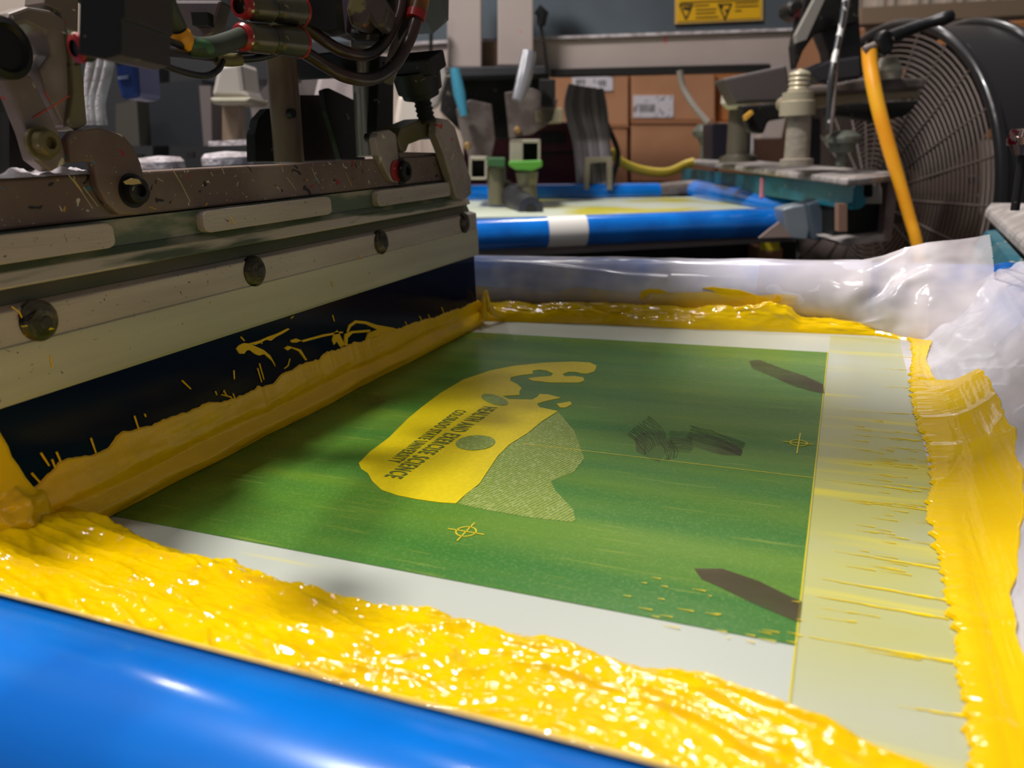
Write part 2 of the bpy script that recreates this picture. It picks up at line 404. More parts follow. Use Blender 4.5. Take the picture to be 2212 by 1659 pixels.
# smudges and scribble on the emulsion
SM = M('brown_smudge', (74, 66, 40), .3, alpha=(.25, .7), col2=(86, 76, 52), nscale=60, stretch=(.3, 1, 1))
lab(flat([(1618, 779), (1640, 777), (1690, 796), (1740, 812), (1778, 830), (1781, 850), (1755, 845), (1720, 836), (1660, 810), (1625, 795)], .0032, .0006).build('smudge', SM, frame), 'long brown smudge near the far corner')
lab(flat([(1500, 1228), (1560, 1228), (1640, 1255), (1700, 1285), (1733, 1300), (1728, 1345), (1690, 1330), (1620, 1300), (1560, 1270), (1515, 1250)], .0032, .0006).build('smudge', SM, frame), 'faint dark smudge near the near right corner')
sb = MB(); rs = random.Random(3)
def scrib(cx, cy, ang, ln, n, wid):
    for i in range(n):
        o_ = (i-n/2)*wid; pts = []
        for k in range(7):
            t = (k/6-.5)*ln; uu = cx+math.cos(ang)*t-math.sin(ang)*o_+rs.uniform(-2, 2)+8*math.sin(k*.5); vv = cy+math.sin(ang)*t+math.cos(ang)*o_+rs.uniform(-1, 1)
            p = at(uu, vv, z=0); pts.append((p[0], p[1], .0035))
        sb.tube(pts, .0012, 5)
scrib(1545, 955, .33, 120, 9, 3.4); scrib(1395, 945, .9, 60, 13, 5); scrib(1440, 975, 1.3, 40, 7, 4); scrib(1470, 955, .1, 50, 10, 4)
lab(sb.build('pen_scribble', M('grey_scribble', (84, 78, 60), .5, alpha=(.3, .8)), frame), 'dark scribbled pen marks')
flat([(1371, 945), (1390, 933), (1430, 930), (1440, 945), (1480, 945), (1510, 935), (1560, 945), (1605, 970), (1600, 984), (1560, 982), (1500, 965), (1490, 978), (1440, 975), (1425, 998), (1408, 992), (1375, 975)], .0031, .0005).build('smudge', M('thin_smudge', (90, 92, 62), .35, alpha=(.1, .4)), frame)
# pallet under the screen
pal = thing('pallet', (-1.5, 2.6, -.35), 'white board pallet directly below the near screen mesh', 'pallet')
MB().b2((-3.4, .95, -.35), (.3, 4.2, -.2)).build('board', WHITEP, pal, bevel=.03)
MB().b2((-1.6, 1.6, -.7), (-1.2, 3.6, -.35)).build('support_arm', GREYM, pal)
MB().tube([(-1.4, 2.6, -.7), (-1.4, 2.6, fz)], .35, 24).build('post', BLACKM, pal)

# ------------------------------------------------------------------ ink
def fbm(x, y, z=0, o=4): return mn.fractal(Vector((x, y, z)), 1.0, 2.0, o)
def ridged(x, y, z=0):
    n = mn.noise(Vector((x, y, z))); return 1-abs(n)*2
def fold(x, y, s=1.0):
    """creamy folds dragged along x"""
    wx = .30*fbm(x*1.1+5, y*1.6, 2, 3); wy = .10*fbm(x*1.6, y*2.6+9, 4, 3)
    X, Y_ = x+wx, y+wy+.10*x
    a = ridged(X*1.9, Y_*13, 1)**4; b = ridged(X*4.2+7, Y_*24, 5)**3
    c = fbm(X*4, Y_*10, 8, 4)
    m_ = max(0, min(1, .5+1.6*fbm(x*1.3+3, y*3, 11, 2)))
    return s*((.55*a+.30*b)*(.35+.65*m_)+.25*c)
ed = [(-60, 1112), (60, 1112), (120, 1105), (190, 1122), (240, 1137), (280, 1143), (330, 1165), (380, 1178), (430, 1196), (475, 1198), (512, 1200), (560, 1222), (600, 1235), (650, 1250), (700, 1260), (740, 1266), (800, 1284),
      (850, 1296), (920, 1302), (1000, 1322), (1080, 1341), (1150, 1352), (1215, 1364), (1300, 1392), (1400, 1420), (1512, 1452), (1620, 1482), (1720, 1512), (1800, 1545), (1900, 1590), (2000, 1626), (2100, 1662), (2200, 1700)]
eP = [at(u, v, z=.03) for u, v in ed]; ex_ = [p[0] for p in eP]; ey_ = [p[1] for p in eP]
def edge_y(x): return float(np.interp(x, ex_, ey_))+.012*fbm(x*14, 1, 0, 3)
def near_ink(a, b):
    x = -3.0+a*3.62
    yb = .70; ye = edge_y(x)
    if x < -2.1: ye = 1.46+.02*fbm(x*6, 3)
    t = b; y = ye+(yb-ye)*t
    dd = (ye-y)
    h = .034*(1-math.exp(-dd*38))+.03*min(1, dd/.35)+.025*math.exp(-((x+2.0)/.5)**2)
    e = min(1, dd/.03)
    h += e*(.042*fold(x, y)+.004*fbm(x*22, y*40, 6, 3))
    if x < -1.7:
        q = max(0, min(1, (-1.7-x)/.5)); h += q*.05*e
    return (x, y, max(.001, h) if dd > 0.001 else .0)
mb = MB().grid(near_ink, 900, 170)
lab(tag(mb.build('ink_bank', INK), 'wide glossy bank of folded yellow ink along the near blue tube', 'ink'), 'wide glossy bank of folded yellow ink along the near blue tube')
# glob piled at the near end of the squeegee
def glob(a, b):
    th = a*2*math.pi; ph = b*math.pi
    d = Vector((math.sin(ph)*math.cos(th), math.sin(ph)*math.sin(th), math.cos(ph)))
    q = d*1.0
    n = 1+.12*mn.fractal(q*1.6+Vector((3, 1, 0)), 1, 2, 3)+.16*(ridged(q.x*.7+q.z*1.5+.5*q.y, q.y*.9, 2)**2)
    return (-2.05+d.x*.135*n, 1.235+d.y*.13*n, .10+d.z*.125*n)
tag(MB().grid(glob, 120, 80).build('ink_glob', INK), 'rounded glob of yellow ink heaped at the near end of the squeegee', 'ink')
# ink dragged up over the far tube foot
fb = [(980, 696), (1060, 694), (1150, 697), (1300, 701), (1400, 706), (1500, 712), (1600, 714), (1700, 718), (1800, 722), (1890, 726), (1960, 736)]
ft = [(980, 655), (1060, 652), (1110, 651), (1150, 656), (1300, 655), (1400, 660), (1500, 668), (1560, 664), (1620, 664), (1650, 657), (1700, 662), (1730, 688), (1800, 694), (1880, 700), (1930, 712), (1965, 724)]
fbx = [at(u, v, z=0)[0] for u, v in fb]; fby = [at(u, v, z=0)[1] for u, v in fb]
ftx = [at(u, v, y=4.42)[0] for u, v in ft]; ftz = [at(u, v, y=4.42)[2] for u, v in ft]
def far_ink(a, b):
    x = -3.4+a*(3.4+.37); y0 = float(np.interp(x, fbx, fby)); zt = float(np.interp(x, ftx, ftz))
    zt = max(.02, zt)+.012*fbm(x*5, 2, 0, 3)
    t = b
    y = y0+(4.43-y0)*(t**1.3)
    if t > .8: y += (t-.8)*.35
    z = zt*math.sin(min(1, t/.8)*math.pi/2)**.7 if t < .8 else zt*(1-(t-.8)*1.6)
    n = fold(x*1.2, y*2+z*3)
    z += .016*n*min(1, t*4)+(.01*ridged(x*7, t*3)*(t > .55)); y -= .02*fbm(x*5, t*2.5, 3, 3)*math.sin(t*math.pi)
    if -.52 < x < -.2:
        q = math.sin((x+.52)/.32*math.pi); z += .025*q*ridged(x*9, t*4)*t; y -= .03*q*t
    return (x, y, max(0, z))
tag(MB().grid(far_ink, 520, 40).build('ink_ridge', INK), 'narrow yellow ink ridge along the foot of the far tube', 'ink')
sp = MB()
for px in ([(1382, 640), (1386, 629), (1400, 624), (1425, 625), (1445, 633), (1400, 634), (1388, 650)],
           [(1516, 622), (1540, 620), (1600, 627), (1640, 640), (1672, 648), (1680, 636), (1690, 646), (1670, 655), (1600, 652), (1560, 640), (1540, 628)]):
    sp.prism([at(u, v, y=4.44+.0*v) for u, v in px], (0, .035, 0))
tag(sp.build('ink_dabs', INK), 'two bright yellow ink dabs on the tape of the far tube', 'ink')
def film(a, b):
    x = -2.6+a*2.4; th = math.radians(-60+62*b+10*fbm(x*2, 0, 2, 3)*b); r = TR+.022
    return (x, FY-r*math.cos(th), TH+r*math.sin(th))
tag(MB().grid(film, 120, 16).build('ink_film', M('thin_ink_film', (226, 190, 30), .2, alpha=(.12, .75))), 'thin translucent yellow ink film on the tape above the far ink ridge', 'ink')
# right ink strip on the tape
inn = [(1935, 722), (1968, 738), (1972, 780), (1965, 830), (1972, 880), (1980, 915), (2000, 960), (2008, 1010), (2012, 1050), (2000, 1090), (2012, 1150), (2033, 1230), (2040, 1280), (2055, 1340), (2063, 1400), (2068, 1450), (2080, 1540), (2090, 1600), (2095, 1659), (2100, 1720)]
out = [(1975, 728), (2013, 744), (2000, 772), (2022, 822), (2060, 838), (2110, 850), (2130, 880), (2160, 950), (2185, 1010), (2200, 1080), (2208, 1140), (2200, 1190), (2190, 1290), (2200, 1370), (2230, 1450), (2250, 1540), (2270, 1659), (2280, 1720)]
ip = [at(u, v, z=.003) for u, v in inn]; op = [at(u, v, z=.02) for u, v in out]
def interp_poly(P, y):
    q = sorted((p[1], p[0]) for p in P); return float(np.interp(y, [a for a, _ in q], [b for _, b in q]))
def ZR(x):
    """tape height across the right tube"""
    if x < .34: return .003
    if x < .66:
        t = (x-.34)/.32; return .003+.267*(t*t*(1.6-.6*t))
    t = min(1, (x-.8)/.178) if x > .8 else (x-.8)/.178
    return .17+.178*math.sqrt(max(0, 1-t*t)) if x < .975 else .17
def right_ink(a, b):
    y = .95+b*3.4
    xi = interp_poly(ip, y)+.016*fbm(y*26, 1, 0, 4)+.008*mn.noise(Vector((y*60, 0, 0)))-.012*max(0, mn.noise(Vector((y*18, 5, 0)))); xo = interp_poly(op, y)+.01*fbm(y*7, 5, 0, 3)
    # foreshortening: outer edge lies up on the tape
    x = xi+(xo-xi)*a
    e = min(1, a/.05)*min(1, (1-a)/.03+.15)
    h = .007+.006*math.exp(-((a-.3)/.22)**2)
    h += .0022*fbm(x*44, y*2.2, 1, 4)*(1 if a > .4 else .2)+.0016*fbm(x*5, y*46, 4, 3)*max(0, 1-a/.5)
    h += .005*(ridged(x*4+1, y*3, 2)**4)*e
    return (x, y, ZR(x)+.002+max(0.0, h)*e)
tag(MB().grid(right_ink, 90, 620).build('ink_smear', INK), 'broad brushed yellow ink smear running down the right side of the screen', 'ink')
# thin drag lines of ink across the clear tape
st = MB(); rs = random.Random(11)
lines = [(1880, 942, 2015, 955, 1), (1860, 930, 1995, 938, .5), (1790, 885, 1965, 895, .6), (1810, 1078, 2020, 1105, 1), (1775, 1035, 1990, 1062, .8), (1830, 1020, 1960, 1032, .5), (1800, 1190, 2030, 1228, 1), (1775, 1250, 2045, 1298, 1.6), (1760, 1287, 2050, 1338, 1.6),
         (1765, 1312, 1900, 1333, .8), (1745, 1375, 2065, 1432, 1.6), (1870, 1405, 1990, 1425, 1), (1940, 1525, 2085, 1548, 1.3), (1880, 1000, 1960, 1010, .5), (1760, 1332, 1850, 1345, .7), (1740, 1540, 1790, 1550, .01),
         (1890, 795, 1970, 800, .7), (1900, 835, 1975, 838, .6), (1940, 770, 1975, 772, .8), (1880, 1040, 2010, 1056, .6), (1900, 965, 2010, 974, .5)]
for (u0, v0, u1, v1, wd) in lines:
    pts = []; rr = []
    n = 12
    for k in range(n+1):
        t = k/n; p = at(u0+(u1-u0)*t, v0+(v1-v0)*t+rs.uniform(-.8, .8), z=.004); pts.append((p[0], p[1], .0045)); rr.append(.0026*wd*(.15+.85*t)*(rs.uniform(.4, 1.3)))
    st.tube(pts, rr, 5)
for k in range(60):
    u = rs.uniform(1850, 2010); v = rs.uniform(900, 1230)+ (u-1850)*.1; p = at(u, v, z=.004); l = rs.uniform(.01, .035)
    st.tube([(p[0]-l, p[1], .0045), (p[0]+l, p[1], .0045)], [.0004, .0015], 5)
for k in range(26):
    u = rs.uniform(1350, 1730); v = 1290+(u-1350)*.17+rs.uniform(-60, 60); p = at(u, v, z=.004); l = rs.uniform(.003, .02)
    st.tube([(p[0]-l, p[1], .0045), (p[0]+l, p[1], .0045)], [.0004, .0014], 5)
p0, p1 = at(1180, 985, z=0), at(1760, 1062, z=0)
p0 = at(1130, 960, z=0); p1 = at(1757, 1035, z=0)
st.tube([(p0[0], p0[1], .0045), (p1[0], p1[1], .0045)], .0006, 5)
o = st.build('ink_drag_lines', M('thin_ink_line', (255, 226, 10), .3)); tag(o, 'thin yellow ink drag lines and specks on the clear tape beside the stencil', 'ink', kind='stuff')

# ------------------------------------------------------------------ tape
def arc_sheet(y_c, a0, a1, x0, x1, rad, wob, seed=0, n=260, m_=30, sgn=1):
    def fn(a, b):
        x = x0+(x1-x0)*a; th = math.radians(a0+(a1-a0)*b)
        r = rad+wob*max(0, fbm(x*2.2+seed, b*2, seed, 4))
        return (x, y_c+sgn*r*math.cos(th), TH+r*math.sin(th))
    return fn
t1 = MB().grid(arc_sheet(NY, -70, 57, -4.3, .9, TR+.006, .004, 3), 260, 26)
tag(t1.build('tape_strip', TAPEW), 'frosted tape strip edging the inner side of the near blue tube', 'tape')
def far_tape(a, b):
    x = -3.6+a*(3.6+.15)
    top = 96+6*math.sin(x*1.3)+5*fbm(x*2, 0, 4, 3); th = math.radians(-75+(top+75)*b)
    w_ = max(0, fbm(x*1.8, b*2.5, 6, 3)); r = TR+.005+.014*w_*(b > .3)
    zc = TH; y = FY-r*math.cos(th); z = zc+r*math.sin(th)
    fold_ = math.exp(-((b-(.72-.12*math.tanh((x+1.6)*2.2)))/.035)**2)*(x < -.9)*.014
    z += fold_; y -= fold_
    return (x, y, max(.004, z))
tag(MB().grid(far_tape, 420, 60).build('tape_strip', TAPE), 'frosted translucent tape wrapped over the far blue tube', 'tape')
zx = [-.4, -.15, 0, .1, .2, .3, .42, .55, .68]; zz = [.345, .36, .365, .36, .395, .435, .45, .465, .49]
def corner_tape(a, b):
    x = -.42+a*1.1
    q = max(0, min(1, (x+.1)/.5)); zt = float(np.interp(x, zx, zz))
    # loose sheet leaning from the mesh to above the tube
    y_ = 4.25+.38*b**2.2; zl = zt*b**.9
    th = math.radians(-75+171*b); yt = FY-(TR+.008)*math.cos(th); ztt = TH+(TR+.008)*math.sin(th)
    y = yt*(1-q)+y_*q; z = max(.004, ztt)*(1-q)+zl*q
    rad = a*2.2+b*1.3
    wr = .022*math.sin((x*1.2-b*.55)*19+2.2*fbm(x*3, b*3, 1, 2))*math.exp(-((x-.12-b*.15)/.16)**2)*math.sin(b*math.pi)
    z += wr+.006*fbm(x*6, b*5, 2, 3)*q; y -= wr*.8
    x2 = x+.02*(1-b)*q
    jag = .004*((int(b*90)) % 2) if a > .995 else 0
    return (x2+jag, y, max(.005, z))
tag(MB().grid(corner_tape, 200, 100).build('tape_sheet', M('corner_tape', (226, 218, 220), .13, alpha=(.42, 1.0), spec=.55)), 'loose white tape sheet standing up at the far right corner', 'tape')
def right_tape(a, b):
    y = .5+b*3.98; x = .30+a*.665
    z = ZR(x) if x < .965 else .24
    k = max(0, fbm(x*7, y*2.4, 3, 4)); z += .007*k*(1 if x > .4 else 0)+.006*ridged(x*16+y*3, y*2, 5)**5*(x > .42)
    if y > 3.4: z += .03*(y-3.4)*max(0, math.sin(x*34+y*4))*(x > .4)
    return (x, y, z)
tag(MB().grid(right_tape, 110, 300).build('tape_sheet', M('clear_wrinkled_tape', (222, 218, 226), .12, alpha=(.62, .9), spec=.6)), 'wrinkled glossy tape covering the right tube beside the ink smear', 'tape')
# ------------------------------------------------------------------ squeegee
BX = -1.965
sq = thing('squeegee', (BX, 2.7, 0), 'long aluminium squeegee with dark navy blade standing on the green stencil', 'squeegee')
Y0, Y1 = 1.235, 4.15
def ext(prof, y0, y1, mb=None):
    mb = mb or MB(); return mb.prism([(x, y0, z) for x, z in prof], (0, y1-y0, 0))
lab(ext([(BX, .0), (BX, .45), (BX-.07, .45), (BX-.07, .02), (BX-.04, .0)], Y0+.01, Y1-.01).build('blade', NAVY, sq, bevel=.004), 'navy urethane blade')
HX = BX+.022
lab(ext([(HX, .413), (HX+.004, .425), (HX+.004, .560), (HX, .563), (HX-.012, .563), (HX-.012, .413)], Y0, Y1).build('holder_lip', ALUL, sq, bevel=.002), 'pale greenish lower lip')
lab(ext([(HX, .561), (HX, .650), (HX-.03, .660), (HX-.12, .66), (HX-.12, .43), (HX-.012, .43), (HX-.012, .561)], Y0, Y1).build('holder', ALU, sq, bevel=.004), 'brushed aluminium holder plate')
lab(ext([(HX-.02, .655), (HX-.035, .662), (HX-.05, .700), (HX-.12, .7), (HX-.12, .655)], Y0+.01, Y1-.02).build('holder_groove', STAIND, sq), 'dark groove')
lab(ext([(HX-.03, .700), (HX-.005, .706), (HX-.02, .745), (HX-.12, .745), (HX-.12, .70)], Y0+.01, Y1-.06).build('holder_rib', STAIN, sq, bevel=.004), 'green stained rib')
lab(ext([(HX-.012, .745), (HX-.03, .765), (HX-.12, .765), (HX-.12, .745)], Y0+.01, Y1-.1).build('holder_rib', GREEN_ST, sq, bevel=.003), 'dark green top edge')
lab(ext([(HX-.035, .762), (HX-.035, .842), (HX-.12, .842), (HX-.12, .762)], Y0+.01, Y1-.3).build('holder_channel', GREEN_ST, sq), 'green stained channel wall')
for i, y in enumerate((1.40, 2.25, 3.11, 3.985)):
    b_ = MB().lathe((HX-.002, y, .61), (1, 0, 0), [(-.01, .055), (0, .0555), (.006, .055), (.014, .047), (.019, .03), (.021, .0)], 32)
    o = b_.build('bolt', STEELD, sq)
    MB().lathe((HX+.0165, y+.008, .604), (1, 0, 0), [(.002, .018), (.0045, .014), (.0045, .0)], 14).build('bolt_mark', M('bolt_dent', (44, 40, 32), .5), o)
q = MB()
for px in ([(25, 662), (42, 674), (54, 702)], [(499, 470), (507, 484)], [(109, 768), (113, 794)], [(716, 608), (719, 620)], [(776, 552), (782, 560)]): q.tube([at(u, v, x=HX+.006) for u, v in px], .002, 5)
o = q.build('ink_flecks', INKD, sq); o['kind'] = 'stuff'; o['label'] = 'small yellow ink flecks'
for (u0, u1, vt, vb) in ((-60, 250, 498, 552), (440, 718, 437, 488), (817, 975, 403, 432)):
    um = (u0+u1)/2; ya = at(max(u0, 5), (vt+vb)/2, x=HX)[1]; yb_ = at(u1, vt+(10 if u1 < 300 else 6), x=HX)[1]
    if u0 < 0: ya = 1.2
    n = 6; zt, zb = .838, .766; xf = HX-.004; pr = []
    for (cy, cz, a0) in ((yb_-.03, zt-.02, 0), (ya+.03, zt-.02, 90), (ya+.03, zb+.02, 180), (yb_-.03, zb+.02, 270)):
        for k in range(n): 
            th = math.radians(a0+90*k/(n-1)); pr.append((xf, cy+.03*math.cos(th), cz+.02*math.sin(th)))
    MB().prism(pr, (-.035, 0, 0)).build('clamp_tab', ALU, sq, bevel=.003)
# ink coat on blade
top = [(60, 1050), (75, 1045), (105, 1020), (125, 1000), (160, 985), (200, 975), (235, 962), (250, 940), (262, 932), (330, 912), (390, 890), (440, 872), (500, 858), (530, 850), (560, 832), (590, 822), (610, 805), (640, 790), (690, 772), (700, 760), (730, 750), (780, 735), (840, 714), (900, 694), (950, 679), (1000, 662), (1048, 640)]
tpz = [at(u, v, x=BX) for u, v in top]; tY = [p[1] for p in tpz]; tZ = [p[2] for p in tpz]
def coat(a, b):
    y = 1.22+a*(4.17-1.22); zt = float(np.interp(y, tY, tZ))+.010*fbm(y*9, 2, 0, 4)+.006*mn.noise(Vector((y*40, 0, 0)))
    z = zt*(1-b)
    k = b
    d = .006+.022*min(1, z and (zt-z)/.1)+.012*fbm(y*2.2, z*12, 1, 3)*math.sin(min(1, k*1.4)*math.pi/2)
    d += .018*math.exp(-((z-.035)/.028)**2)
    d -= .010*math.exp(-((z-.085)/.02)**2)
    if b < .02: d = -.004
    if y < 1.32 : d += .05*(1.32-y)
    return (BX+max(-.004, d), y, max(.0005, z))
lab(MB().grid(coat, 560, 60).build('ink_coat', INKD, sq), 'thick yellow ink coating the lower half of the blade')
sl = MB()
def splat(px, dep=.006): lab(MB().prism([at(u, v, x=BX+.005) for u, v in px], (-dep, 0, 0)).build('ink_splatter', INKD, sq), 'yellow ink splatter on the blade')
splat([(511, 753), (516, 746), (527, 741), (540, 742), (552, 748), (570, 756), (584, 768), (593, 784), (596, 792), (588, 780), (572, 765), (560, 768), (550, 764), (540, 756), (533, 757), (528, 764), (518, 764)])
splat([(538, 742), (560, 736), (580, 727), (600, 720), (622, 709), (626, 711), (612, 720), (596, 728), (586, 736), (575, 734), (560, 742), (552, 745)])
splat([(628, 735), (640, 731), (652, 736), (640, 740), (630, 740)])
splat([(614, 752), (622, 747), (650, 755), (664, 778), (660, 778), (646, 759), (630, 752), (622, 757)])
splat([(652, 735), (700, 722), (740, 716), (742, 719), (700, 727), (655, 739)])
splat([(722, 720), (729, 713), (738, 730), (745, 745), (736, 750), (728, 737), (722, 745), (718, 735)])
splat([(750, 716), (754, 702), (768, 692), (790, 694), (815, 702), (850, 708), (860, 712), (830, 722), (800, 730), (790, 735), (795, 720), (815, 712), (790, 700), (770, 698), (758, 706), (752, 720)])
splat([(745, 722), (760, 715), (800, 712), (800, 717), (762, 720), (752, 730), (750, 748), (744, 745)])
for px in ([(196, 946), (207, 978)], [(122, 976), (133, 1002)], [(88, 978), (106, 1006)], [(112, 992), (120, 1012)], [(68, 1022), (86, 1042)], [(290, 898), (300, 928)], [(393, 822), (412, 840)],
           [(312, 894), (315, 900)], [(465, 845), (468, 853)], [(484, 845), (490, 856)], [(503, 850), (508, 862)], [(505, 800), (506, 819)], [(718, 681), (722, 694)], [(563, 738), (566, 742)], [(560, 785), (570, 820)],
           [(626, 775), (622, 790), (614, 796)], [(954, 664), (958, 675)], [(906, 683), (912, 694)], [(875, 695), (880, 704)], [(925, 680), (930, 690)], [(556, 795), (565, 825)], [(520, 728), (528, 736)], [(628, 687), (634, 683)],
           [(484, 843), (478, 852), (500, 858)], [(110, 790), (111, 794)]):
    pts = [at(u, v, x=BX+.003) for u, v in px]; sl.tube(pts, [.0035]*(len(pts)-1)+[.0028], 6)
o = sl.build('ink_strands', INKD, sq); o['kind'] = 'stuff'; o['label'] = 'fine yellow ink strands on the navy blade'
# ink climbing round the near end of the blade and the string at the far end
nc = MB()
npx = [(-60, 900), (0, 925), (12, 945), (22, 962), (30, 985), (45, 1005), (60, 1030), (78, 1052), (95, 1075), (40, 1090), (-60, 1080)]
nc.prism([at(u, v, x=BX+.02) for u, v in npx], (-.09, 0, 0))
lab(nc.build('ink_drip', INK, sq, bevel=.012), 'ink climbing the near end of the blade')
fs_ = MB().tube([at(1050, 628, y=4.16), at(1056, 660, y=4.17), at(1068, 676, y=4.2), at(1095, 684, y=4.3)], [.008, .018, .024, .03], 12, smooth_path=6)
fs_.tube([at(1047, 632, y=4.16), at(1045, 665, y=4.16), at(1044, 690, y=4.17)], [.01, .022, .03], 12, smooth_path=6)
lab(fs_.build('ink_drip', INK, sq), 'string of ink pulled off the far end of the blade')

# ------------------------------------------------------------------ squeegee carriage
ca = thing('squeegee_carriage', (-2.1, 2.4, .85), 'brown paint-spattered steel carriage bar with rods clamping the squeegee', 'machine carriage')
lab(MB().b2((-2.28, 1.2, .845), (-1.985, 4.06, .972)).build('crossbar', BROWN, ca, bevel=.008), 'brown spattered bar')
def lintf(a, b):
    y = 1.2+a*.6; x = -2.26+b*.285; return (x, y, .973+.035*max(0, fbm(y*14, x*14, 0, 4)+.3)*math.sin(b*math.pi)**.3*math.sin(min(1, (1-a)*3)*math.pi/2))
lab(MB().grid(lintf, 140, 30).build('lint', LINT, ca), 'white lint on top of the bar')
XB = -1.955
p_ = MB(); xpr(p_, [(152, 352), (146, 298), (160, 282), (215, 275), (268, 292), (290, 318), (304, 350), (316, 395), (327, 432), (320, 452), (298, 464), (258, 463), (232, 440), (212, 405), (200, 348)], XB, .03)
bk = p_.build('bracket', BROWN, ca, bevel=.006)
def bolt(u, v, x, r, mat, par, name='bolt', hexs=False):
    c = at(u, v, x=x); o = MB().lathe(c, (1, 0, 0), [(-.01, r*1.25), (.004, r*1.25), (.004, r), (.03, r*.95), (.036, r*.8), (.036, r*.45), (.02, r*.42), (.02, 0)], 6 if hexs else 28).build(name, mat, par); return o
bolt(286, 412, XB, .040, BLACKM, bk)
xpr(MB(), [(268, 392), (285, 385), (300, 388), (306, 396), (288, 399), (272, 398)], XB+.04, .004).build('paint_chip', M('tan_paint', (200, 172, 110), .5), bk)
# left upright plates
p_ = MB(); xpr(p_, [(-40, 120), (30, 150), (70, 165), (130, 290), (150, 350), (110, 372), (75, 345), (60, 290), (30, 215), (0, 150)], XB-.02, .05)
lab(p_.build('link_arm', BROWN2, ca, bevel=.008), 'worn grey link arm')
p_ = MB(); xpr(p_, [(20, 28), (60, 14), (110, 22), (140, 40), (152, 80), (156, 150), (155, 240), (150, 280), (135, 270), (100, 200), (85, 150), (110, 115), (100, 70), (60, 50), (10, 60)], XB-.04, .08)
lab(p_.build('upright_plate', BROWN2, ca, bevel=.008), 'curved upright plate')
p_ = MB(); xpr(p_, [(148, 70), (168, 80), (182, 180), (190, 270), (165, 283), (148, 270), (158, 200), (155, 120)], XB-.02, .1)
lab(p_.build('guide_rail', M('olive_rail', (120, 112, 84), .4, .3, specks=(((60, 52, 30), 60, .66),)), ca, bevel=.006), 'olive grey rail')
c = at(55, 105, x=XB+.03)
lab(MB().lathe(c+np.array([-.22, -.04, 0]), (1, 0, 0), [(-.02, 0), (-.02, .05), (.12, .05), (.12, .07), (.2, .075), (.21, .058), (.2, .05), (.2, 0)], 30).build('collar', BLACKM, ca), 'dark round collar')
bolt(90, 310, XB-.0, .035, M('brass_bolt', (112, 102, 64), .5, .4, specks=(((200, 190, 160), 120, .7),)), ca)
p_ = MB(); xpr(p_, [(140, 62), (170, 72), (172, -30), (100, -40), (95, 10), (130, 25)], XB-.06, .08); p_.build('upright_plate', BROWN2, ca, bevel=.006)
# stuff behind the left arm
p_ = MB(); xpr(p_, [(-40, 60), (10, 60), (30, 240), (25, 360), (-40, 372)], -2.2, .1)
p_.build('back_plate', M('green_grey_plate', (60, 68, 66), .5, .2, col2=(84, 88, 84), nscale=12), ca)
p_ = MB(); xpr(p_, [(20, 240), (110, 330), (112, 380), (20, 376)], -2.12, .08); p_.build('back_plate', BLACKM, ca)
# right bracket with bolt, knob and arm
XR = -1.955
p_ = MB(); xpr(p_, [(812, 300), (818, 284), (842, 280), (856, 290), (862, 340), (872, 370), (875, 385), (862, 396), (846, 392), (830, 362), (818, 335)], XR, .04)
rb = p_.build('bracket', BROWN2, ca, bevel=.006); bolt(867, 370, XR, .048, BLACKM, rb)
c = at(856, 369, x=XR+.004); lab(MB().lathe(c, (1, 0, 0), [(-.02, .05), (.002, .048), (.003, 0)], 20).build('red_paint', RED, rb), 'dark red paint ring')
p_ = MB(); xpr(p_, [(858, 298), (866, 276), (915, 256), (945, 254), (950, 300), (926, 296), (884, 312), (878, 328), (866, 328)], XR-.03, .12)
lab(p_.build('clamp_block', M('olive_clamp', (112, 100, 78), .45, .3, col2=(96, 90, 40), nscale=30), ca, bevel=.008), 'olive clamp block')
p_ = MB(); xpr(p_, [(862, 328), (950, 330), (962, 400), (872, 408)], XR-.05, .1); p_.build('clamp_block', BROWN, ca, bevel=.004)
p_ = MB(); xpr(p_, [(945, 254), (968, 258), (984, 275), (1000, 330), (1018, 385), (1019, 420), (1000, 434), (986, 428), (975, 385), (958, 330), (942, 290)], XR+.03, .05)
lab(p_.build('clamp_arm', BROWN2, ca, bevel=.008), 'worn grey clamp arm')
kb = at(922, 262, x=XR-.02); kt = at(893, 130, x=XR-.02); ax = kt-kb; L_ = np.linalg.norm(ax)
kn = MB().lathe(kb, ax, [(0, .0), (0, .045)]+[(L_*.04*i, .045 if i % 2 else .038) for i in range(1, 10)]+[(L_*.42, .09), (L_*.5, .095), (L_*.52, .11), (L_*.86, .12), (L_*.87, 0)], 24)
lab(kn.build('adjusting_knob', BLACKM, ca), 'black threaded adjusting knob')
kc = kb+ax*.93; MB().box(kc, (.26, .17, .08), np.cross(ax, [0, 1, .3]), np.cross(ax, np.cross(ax, [0, 1, .3]))).build('knob_plate', BLACKM, ca, bevel=.01)
def streaks(lines, x, r, name, mat, par, label):
    q = MB()
    for px in lines: q.tube([at(u, v, x=x) for u, v in px], r, 5)
    o = q.build(name, mat, par); o['kind'] = 'stuff'; o['label'] = label; return o
streaks([[(372, 364), (392, 398), (411, 436)], [(145, 374), (172, 408), (200, 450)], [(180, 404), (212, 446)], [(673, 362), (680, 380), (690, 396)], [(620, 384), (640, 412)], [(478, 358), (484, 376)], [(606, 352), (612, 372)], [(455, 372), (460, 380)], [(340, 385), (352, 392)]], -1.984, .0013, 'paint_streaks', M('cream_streak', (204, 192, 160), .6), ca, 'thin cream paint streaks')
streaks([[(746, 372), (760, 402)], [(158, 385), (176, 412)], [(322, 446), (338, 452)]], -1.984, .0014, 'paint_streaks', M('yellow_streak', (200, 170, 40), .5), ca, 'thin yellow paint streaks')
